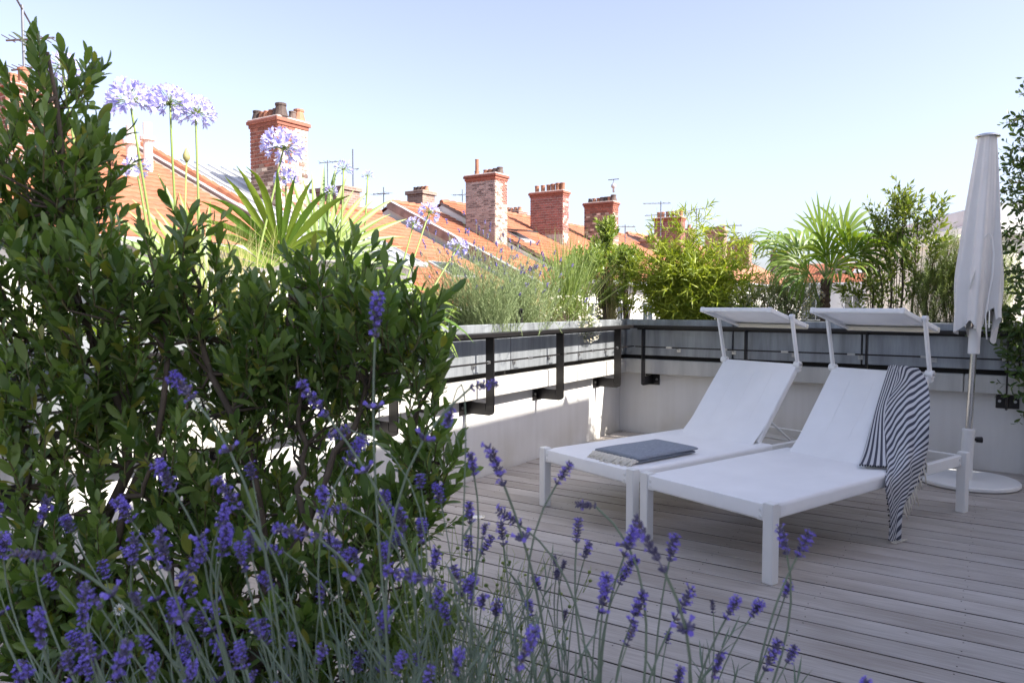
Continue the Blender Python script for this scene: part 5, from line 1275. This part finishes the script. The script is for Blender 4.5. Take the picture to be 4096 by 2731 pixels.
for (hk, p, v, z, bp, bv, s, lab) in AG:
    t = plant('agapanthus', lab, 'agapanthus', 'agapanthus in the left planter'); top = WP(p-.2, v, z); b = WP(bp, bv, 1.05)
    mid = b.lerp(top, .5) + Vector((nr.normal(0, .012), nr.normal(0, .012), .02))
    P = bez(W3(b), W3(b.lerp(top, .35)) + np.array([0, 0, .06]), W3(mid.lerp(top, .5)), W3(top), 12)
    MB().tube(P, list(np.linspace(.0075, .0052, 12)), 8).build('stalk', L_AGSTEM, t, smooth=True)
    dd = Vector(P[-1]-P[-2]).normalized(); q = dd.to_track_quat('Z', 'Y').to_matrix().to_4x4()
    link('flower_head', HEADS[hk], t, mat4=Matrix.Translation(top) @ q @ Matrix.Rotation(nr.uniform(0, 6), 4, 'Z') @ Matrix.Scale(s, 4))
    for k in range(7):
        a = nr.uniform(0, 6.28); d = np.array([[math.cos(a)*.7, math.sin(a)*.7, .85]]); Mx = frames(d, np.array([[0, 0, 1.0]]), np.array([nr.uniform(.38, .55)]))[0]; T = Matrix.Identity(4)
        for r in range(3):
            for c in range(3): T[r][c] = Mx[r][c]
            T[r][3] = b[r] + (nr.normal(0, .02) if r < 2 else 0)
        link('leaf', agleaf, t, mat4=T)
bt = plant('agapanthus', 'agapanthus with one closed cream bud between two stalks', 'agapanthus', 'agapanthus in the left planter')
MB().tube([WP(-.25, -4.62, 1.05), WP(-.22, -4.68, 1.6), WP(-.2, -4.67, 1.985)], [.006, .0045, .004], 7).build('stalk', L_AGSTEM, bt, smooth=True)
b_ = WP(-.2, -4.67, 2.0); MB().lathe([(.004, -.02), (.017, .0), (.018, .015), (.008, .04), (.002, .055)], 10, b_).build('bud', L_STRAW, bt, smooth=True)

# ------------------------------------------------------------------ fan palms
def frond(parent, base, hub, nrmv, size, spread, nseg, droop, mt=None, petr=.007, wf=.075):
    """petiole from base to hub, then a fan of folded blades in the plane seen from nrmv"""
    base = np.array(base); hub = np.array(hub); ax = nrm(hub-base); n = nrm(np.array(nrmv) - ax*np.dot(nrmv, ax)); x = np.cross(ax, n)
    t = link('frond', None, parent); t.empty_display_size = .05
    P = bez(base, base + np.array([0, 0, .12]) + ax*.1, hub - ax*.12, hub, 8)
    MB().tube(P, list(np.linspace(petr, petr*.6, 8)), 6).build('petiole', L_AGSTEM, t, smooth=True)
    for i in range(nseg):
        a = (i/(nseg-1)-.5)*spread; d = ax*math.cos(a) + x*math.sin(a)
        L_ = size*(.80+.22*math.cos(a*.8))*nr.uniform(.78, 1.1); w_ = size*wf
        seg = 7; m = MB(); vs = []
        dr = droop*nr.uniform(.8, 1.9)*(1 if nr.random() > .12 else 2.2)
        p = hub.copy(); dirv = d.copy(); side = nrm(np.cross(dirv, n)); step = L_/seg
        for s in range(seg+1):
            u_ = s/seg; fw = max(.004, abs(spread)/nseg*1.04*min(u_, .48)*L_); q = (fw if u_ <= .5 else fw*max(.06, 1-((u_-.5)/.5)**2.0))/w_
            zf = .30 if u_ < .5 else .2
            vs += [p - side*w_/2*q + n*w_*zf*q*(-1 if i % 2 else 1)*.6, p, p + side*w_/2*q + n*w_*zf*q*(-1 if i % 2 else 1)*.6]
            if s > 1: dirv = nrm(dirv + np.array([0, 0, -dr*(.06 + .55*max(0, u_-.45))]))
            p = p + dirv*step
        m.add(vs, [f for s in range(seg) for f in ((3*s, 3*s+1, 3*s+4, 3*s+3), (3*s+1, 3*s+2, 3*s+5, 3*s+4))])
        m.build('blade', mt or L_PALM, t, smooth=True)
nr = np.random.default_rng(8)
pL = plant('fan_palm', 'sunlit yellow green fan palm in the left planter in front of the chimney', 'palm')
bL = WP(-.3, -4.05, 1.15); bL = W3(bL)
u_, v_ = W3(U), W3(V)
for (du, dv, dz_, size, sp, ns, dr, nv) in [(-.10, -.38, .22, .62, 2.5, 18, .3, (.3, -.8, .5)), (.05, .28, .40, .62, 1.9, 17, .25, (.5, -.7, .3)), (.15, .42, .20, .60, 2.4, 18, 1.2, (.2, -.6, .8)), (.10, -.05, .40, .50, 2.6, 16, .5, (.1, -.9, .3)), (.2, .70, .12, .60, 2.2, 16, .9, (.3, -.4, .9)),
    (-.25, .15, .35, .55, 2.4, 14, .6, (0, -.5, .8)), (.25, -.5, .12, .50, 2.3, 14, 1.1, (.2, -.6, .8)), (.3, .1, .10, .48, 2.4, 14, 1.3, (.3, -.8, .4))]:
    frond(pL, bL, bL + u_*du + v_*dv + np.array([0, 0, dz_]), nv, size, sp, ns, dr)
MB().lathe([(.05, 0), (.06, .05), (.05, .16)], 10, WP(-.3, -4.05, 1.05)).build('trunk', FIBRE, pL)
pR = plant('fan_palm', 'fan palm with a short fibrous trunk rising behind the near lounger canopy', 'palm')
bR = W3(WB(1.91, .2, 1.50)); a_, o_ = W3(U2), W3(V2)
m = MB()
for k in range(9): m.lathe([(.040, k*.05), (.048, k*.05+.015), (.036, k*.05+.055)], 10, WB(1.91, .2, 1.05))
m.build('trunk', FIBRE, pR)
for (du, dv, dz_, size, sp, ns, dr, nv) in [(-.02, -.06, .32, .38, 1.5, 11, .22, (.25, -.9, .4)), (-.36, .02, .33, .42, 2.3, 17, 1.9, (.1, -.5, .9)), (.40, .05, .30, .40, 2.4, 16, 1.3, (0, -.5, .9)), (-.22, -.10, .18, .38, 2.6, 16, 1.0, (-.2, -.9, .5)), (.22, -.10, .20, .38, 2.5, 15, 1.0, (.3, -.9, .5)),
    (.10, .15, .36, .38, 2.3, 13, .5, (.1, -.6, .7)), (-.12, -.12, .05, .34, 2.7, 15, 1.0, (-.1, -1, .3)), (.14, -.14, .06, .36, 2.6, 15, 1.1, (.2, -1, .2)), (-.18, .12, .26, .40, 2.3, 13, .9, (0, -.7, .7)), (.02, -.10, .20, .36, 2.8, 16, .9, (0, -1, .4)), (.04, .0, .10, .30, 2.4, 12, .8, (.2, -.9, .3))]:
    frond(pR, bR, bR + a_*du + o_*dv + np.array([0, 0, dz_]), nv, size*1.06, sp*1.05, int(ns*1.0), dr*1.5, None, .0065, .062)
for k in range(7): x = nr.uniform(-.05, .05); MB().tube([WB(1.91+x, .2, 1.25), WB(1.91+x*2.6, .18, 1.5), WB(1.91+x*5, .15, 1.68)], [.008, .006, .004], 6).build('leaf_stub', L_AGSTEM, pR)

# ------------------------------------------------------------------ planter plants
def bush(name, label, cat, tvf, mt, blobs, frame, dens, L_, nl, ls, a0=1.0, a1=.5, upb=.8, stem=None, twm=None, seed=1, floor=1.06, extra=None, group=None, stemp=.25):
    global nr; nr = np.random.default_rng(seed); t = plant(name, label, cat, group); F = Fol(); sk = MB()
    for (a, o, z, ra, ro, rz, k) in blobs:
        n = int(dens*k*ra*rz*1000)
        q = nr.normal(size=(n, 3)); q = q/np.linalg.norm(q, axis=1, keepdims=True)*nr.uniform(.1, 1, (n, 1))**.4
        for c in q:
            p = W3(frame(a + c[0]*ra, o + c[1]*ro, z + c[2]*rz)); out = W3(frame(c[0], c[1], 0)) - W3(frame(0, 0, 0))
            d = nrm(out*.6 + np.array([0, 0, upb + c[2]*.3]) + nr.normal(0, .3, 3)); l_ = L_*nr.uniform(.6, 1.2)
            F.shoot(p - d*l_*.5, d, l_, nl, ls*nr.uniform(.8, 1.15), a0, a1, .0012, .2, .05)
            if nr.random() < stemp:
                b = W3(frame(a + c[0]*ra*.25, o + c[1]*ro*.2, floor)); s = p - d*l_*.5; sk.tube([b, (b+s)/2 + np.array([0, 0, .06]), s], [.004, .003, .0014], 5, cap=False)
    M, P = F.arrays(); tv, tf = tvf; o_ = link('foliage', arr_mesh('foliage', tv, tf, M, P, [mt], smooth=True), t); o_['kind'] = 'stuff'
    x = sk.build('stems', stem or L_STEM, t); x['kind'] = 'stuff'; x = F.tw.build('twigs', twm or L_TWIG, t); x['kind'] = 'stuff'
    return t
def tuft(name, label, cat, mt, base, n, Lr, spread, droop, width, seed, rx=.08, frame=WP, extra=None):
    global nr; nr = np.random.default_rng(seed); t = plant(name, label, cat); tvs, tfs = [], []
    m = MB(); f = []; V_ = []
    b0 = W3(base); k = 7; allv = []; faces = []
    for i in range(n):
        L_ = nr.uniform(*Lr); a = nr.uniform(0, 6.28); lean = abs(nr.normal(0, spread)); d = np.array([math.cos(a)*lean, math.sin(a)*lean, 1.0]); d = nrm(d); p = b0 + np.array([nr.normal(0, rx), nr.normal(0, rx), 0]); side = nrm(np.cross(d, rdir(1)[0])); w_ = width*nr.uniform(.7, 1.2); off = len(allv); dr = droop*nr.uniform(.3, 1.6)
        for s in range(k):
            u_ = s/(k-1); q = (1-u_**2.5)+.05
            allv += [p - side*w_*q/2, p + side*w_*q/2]; d = nrm(d + np.array([math.cos(a)*.04, math.sin(a)*.04, -1])*dr*.18*u_); p = p + d*L_/(k-1)
        faces += [(off+2*s, off+2*s+1, off+2*s+3, off+2*s+2) for s in range(k-1)]
    m.add(allv, faces); o = m.build('blades', mt, t, smooth=True); o['kind'] = 'stuff'; return t
def lav_clump(label, frame, a, o, n, H, sx, seed, leafm, fl=.35):
    global nr; nr = np.random.default_rng(seed); t = plant('lavender_bush', label, 'lavender'); F = Fol(); fm = MB()
    for i in range(n):
        b = W3(frame(a + nr.normal(0, sx*.4), o + nr.normal(0, .07), 1.05)); d = nrm(np.array([nr.normal(0, .38), nr.normal(0, .38), 1])); L_ = H*nr.uniform(.45, 1.05)
        F.shoot(b, d, L_*.92, 34, .040, .6, .4, .0011, .15, .0)
        if nr.random() < fl:
            e = b + d*L_*.85; e2 = e + d*L_*.22 + nr.normal(0, .012, 3); F.tw.tube([e, e2], .0009, 4, cap=False); ax = nrm(e2-e)
            for w_ in range(5):
                c = e2 + ax*w_*.007
                for q in range(4): rd = nrm(rdir(1)[0] + ax*.4); fm.tube([c, c+rd*.005, c+rd*.010], [.0014, .0036, .0016], 4, 1 if nr.random() < .25 else 0)
    M, P = F.arrays(); tv, tf = blade_t(.10, 2, .06); x = link('foliage', arr_mesh('foliage', tv, tf, M, P, [leafm]), t); x['kind'] = 'stuff'; y = F.tw.build('stems', leafm, t); y['kind'] = 'stuff'
    x = fm.build('flower_spikes', [L_CALYX, L_VIOLET], t); x['kind'] = 'stuff'; return t
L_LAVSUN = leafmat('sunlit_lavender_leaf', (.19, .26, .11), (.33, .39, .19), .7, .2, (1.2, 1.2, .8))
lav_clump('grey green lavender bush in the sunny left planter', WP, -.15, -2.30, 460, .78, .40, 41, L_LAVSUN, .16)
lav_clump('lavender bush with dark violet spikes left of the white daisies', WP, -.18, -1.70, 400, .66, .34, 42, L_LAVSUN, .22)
bush('rosemary_bush', 'bright green rosemary tucked behind the grey lavender', 'rosemary', blade_t(.10, 2, .05), L_ROSE, [(-.25, -1.45, 1.28, .18, .34, .26, 1)], WP, 4.2, .22, 36, .028, 1.1, .8, 1.2, seed=43)
tuft('ornamental_grass', 'tall arching green grass in front of the pink chimney', 'grass', L_GRASS, WP(-.22, -.78, 1.05), 700, (.45, 1.0), .40, .95, .007, 44, .07)
tuft('feather_grass', 'straw coloured feather grass left of the palm fan', 'grass', L_STRAW, WP(-.15, -4.45, 1.05), 420, (.35, .72), .25, 1.2, .003, 45, .07)
tuft('dry_grass', 'dry beige grass tuft in the corner beside the bamboo', 'grass', L_STRAW, WP(-.18, .12, 1.05), 260, (.35, .75), .14, .5, .004, 46, .05)
tuft('dry_grass', 'dry beige grass among the white daisies', 'grass', L_STRAW, WP(-.3, -1.25, 1.05), 160, (.3, .5), .35, 1.0, .003, 47, .08)
# white daisies spilling over the rim
er = bush('daisy_cushion', 'cushion of small white daisies spilling over the left planter', 'daisy', leaf4(.28), L_ROSE, [(-.02, -1.05, 1.18, .22, .44, .15, 1.5), (.10, -.95, 1.06, .09, .16, .10, 1.6)], WP, 3.0, .13, 12, .022, 1.0, .6, .8, seed=48)
m = MB()
for i in range(340):
    c = nr.normal(0, 1, 3); c = c/np.linalg.norm(c); a, o, z = (-.02+c[0]*.24, -1.05+c[1]*.48, 1.17+abs(c[2])*.19) if i < 125 else (.12+c[0]*.10, -.95+c[1]*.19, 1.06+c[2]*.12)
    daisy_head(m, W3(WP(a, o, z)), nrm(W3(U)*(.5+c[0]*.3) + np.array([0, -.3, .6]) + nr.normal(0, .3, 3)), nr.uniform(.007, .0115), 9)
o = m.build('flowers', [L_WHITE, L_YEL], er); o['kind'] = 'stuff'
bush('pittosporum', 'light green upright shrub in the corner before the sooty chimney', 'shrub', leaf4(.45), L_PITTO, [(-.22, .02, 1.75, .16, .16, .17, 1.0), (-.3, -.25, 1.66, .20, .16, .16, .9), (-.18, .05, 2.02, .08, .08, .13, 1.2), (-.1, .35, 1.70, .16, .12, .20, 1), (-.2, .15, 1.40, .2, .18, .22, .5)], WP, 4.6, .13, 15, .052, 1.0, .45, 1.0, seed=49)
# bamboo
nr = np.random.default_rng(50)
bam = plant('bamboo', 'bushy yellow green bamboo clump in the corner of the planters', 'bamboo'); F = Fol(); cm = MB()
for i in range(84):
    a = .68 + nr.normal(0, .24); o = .2 + nr.normal(0, .07); H = nr.uniform(.40, .98) if i < 78 else nr.uniform(.95, 1.2); lean = np.array([nr.normal(0, .30), nr.normal(0, .22)])*(1 if i < 78 else .3)
    b = W3(WB(a, o, 1.05)); d = W3(U2)*lean[0] + W3(V2)*lean[1] + np.array([0, 0, 1]); tip = b + nrm(d)*H; mid = (b+tip)/2 + np.array([0, 0, .05]); cm.tube([b, mid, tip], [.0045, .0035, .0012], 6, cap=False)
    for q in range(17 if i < 78 else 9):
        u_ = nr.uniform(.12, 1) if i < 78 else nr.uniform(.5, 1); p = b*(1-u_)+tip*u_ + np.array([0, 0, .1*u_*(1-u_)]); sd = nrm(rdir(1)[0]*np.array([1, 1, .35]) + np.array([0, 0, .35])); F.shoot(p, sd, nr.uniform(.10, .24)*(1 if i < 78 else .7), int(nr.integers(7, 11)), nr.uniform(.085, .125), .85, .35, .0009, .35, .15)
M, P = F.arrays(); tv, tf = blade_t(.15, 3, .28); o = link('foliage', arr_mesh('foliage', tv, tf, M, P, [L_BAMBOO], smooth=True), bam); o['kind'] = 'stuff'
cm.build('culms', L_BAMBOO, bam); F.tw.build('twigs', L_BAMBOO, bam)
L_PALE = leafmat('pale_green_leaf', (.20, .27, .09), (.40, .44, .20), .5, .3, (1.3, 1.3, .8))
wbsh = bush('flowering_shrub', 'small leaved shrub sprinkled with white flowers behind the far lounger canopy', 'shrub', leaf4(.36), L_PALE, [(1.46, .16, 1.27, .44, .18, .19, 1.0), (1.56, .16, 1.42, .30, .15, .14, 1.0)], WB, 5.2, .14, 15, .028, 1.0, .6, .9, seed=51)
m = MB()
for i in range(260):
    c = nrm(nr.normal(size=3)); p = W3(WB(1.52+c[0]*.40, .12+c[1]*.2, 1.33+c[2]*.2)); daisy_head(m, p, nrm(nr.normal(size=3)+np.array([.3, -.6, .6])), nr.uniform(.012, .018), 5)
o = m.build('flowers', [L_WHITE, L_YEL], wbsh); o['kind'] = 'stuff'
tr = bush('privet_tree', 'loose leafy tree with several thin stems left of the parasol', 'tree', leaf4(.40), L_OLIVE, [(2.45, .22, 1.98, .22, .18, .22, .85), (2.30, .22, 1.70, .20, .18, .20, .8), (2.62, .22, 1.74, .22, .18, .24, .85), (2.45, .22, 1.42, .34, .2, .20, .75), (2.85, .2, 1.5, .14, .14, .22, .7), (2.12, .2, 1.36, .16, .14, .16, .6), (2.50, .22, 2.14, .10, .10, .13, 1.0), (2.74, .22, 2.0, .08, .08, .14, .9)], WB, 1.35, .19, 12, .062, .95, .5, .9, seed=52, stemp=.05)
m = MB()
for a, zt_ in ((2.35, 1.9), (2.42, 2.1), (2.5, 2.15), (2.58, 2.0), (2.68, 1.8), (2.28, 1.7)): m.tube([WB(a, .22, 1.05), WB(a+.02, .2, 1.4), WB(a + (a-2.5)*.5, .22, zt_)], [.011, .009, .003], 7)
m.build('trunk', L_STEM, tr, smooth=True)
bush('rosemary_bush', 'tall green rosemary right beside the parasol canvas', 'rosemary', blade_t(.14, 2, .05), L_ROSE, [(2.74, .10, 1.34, .15, .12, .28, 1), (2.90, .12, 1.46, .15, .12, .34, 1), (3.15, .2, 1.42, .16, .14, .34, 1)], WB, 4.4, .24, 46, .028, 1.15, .85, 1.6, seed=53, stemp=.05)
bush('rosemary_bush', 'bright rosemary at the left end of the long planter behind the shrub', 'rosemary', blade_t(.14, 2, .05), L_ROSE, [(-.2, -5.5, 1.22, .18, .45, .20, 1), (-.25, -4.6, 1.20, .18, .4, .16, .8)], WP, 2.2, .2, 36, .022, 1.15, .85, 1.3, seed=54)
bush('hedge_plant', 'sunlit low green filler plants behind the wide shrub', 'shrub', leaf4(.4), L_PITTO, [(-.25, -3.7, 1.24, .2, .5, .20, 1), (-.25, -2.95, 1.22, .2, .4, .18, 1)], WP, 3.0, .15, 15, .042, 1.0, .5, .9, seed=55)
# evergreen climber on the right edge
nr = np.random.default_rng(56)
cl_ = plant('climbing_jasmine', 'dark evergreen climber hanging along the right edge of the picture', 'climber'); F = Fol(); sk = MB()
for (a, o, z, ra, rz, n) in [(3.48, .0, 2.55, .15, .28, 50), (3.42, -.02, 2.15, .16, .26, 60), (3.46, -.02, 1.80, .18, .25, 56), (3.42, -.05, 1.50, .18, .22, 50), (3.40, -.12, 1.18, .18, .14, 60), (3.44, -.14, .95, .14, .20, 36), (3.50, -.14, .68, .15, .18, 30), (3.55, .0, 2.85, .10, .2, 16)]:
    for i in range(n):
        c = nrm(nr.normal(size=3))*nr.uniform(.3, 1)**.5; p = W3(WB(a+c[0]*ra, o-.15+c[1]*.12, z+c[2]*rz)); d = nrm(W3(U2)*(c[0]*.8-.2) - W3(V2)*.2 + np.array([0, 0, .2]) + nr.normal(0, .45, 3)); F.shoot(p, d, nr.uniform(.10, .2), 9, nr.uniform(.045, .062), 1.2, .7, .0014, .35, .1)
sk.tube([WB(3.62, -.05, .0), WB(3.58, -.03, 1.1), WB(3.63, .0, 2.0), WB(3.6, .02, 2.95)], [.014, .012, .009, .005], 8); sk.tube([WB(3.66, -.05, .0), WB(3.5, -.08, .8), WB(3.52, -.02, 1.7), WB(3.55, .02, 2.6)], [.012, .010, .007, .004], 8)
sk.build('stems', L_STEM, cl_, smooth=True); F.tw.build('twigs', L_TWIG, cl_); M, P = F.arrays(); tv, tf = leaf16(.42, .15, .10); leaf_objects(cl_, tv, tf, M, P, L_JAS, 300)

# dry bits swept into the corner and around the parasol foot
nr = np.random.default_rng(77)
P = []; 
for i in range(150):
    k = i % 3
    q = WP(abs(nr.normal(0, .10))+.01, -abs(nr.normal(0, .9))-.02, .004) if k == 0 else (WB(abs(nr.normal(0, 1.0)), -abs(nr.normal(0, .07))-.02, .004) if k == 1 else WP(nr.uniform(.3, 4.6), nr.uniform(-6, -.4), .003))
    P.append(W3(q))
P = np.array(P); d = rdir(150)*np.array([1, 1, .05]); tv, tf = leaf4(.4, .1, .2)
lt = link('leaf_litter', arr_mesh('leaf_litter', tv, tf, frames(d, np.repeat([[0, 0, 1.0]], 150, 0), nr.uniform(.008, .022, 150)), P, [leafmat('dry_leaf', (.10, .07, .04), (.26, .20, .11), .9, 0)])); tag(lt, 'scattered dry leaf bits on the deck boards', 'leaf litter', kind='stuff')
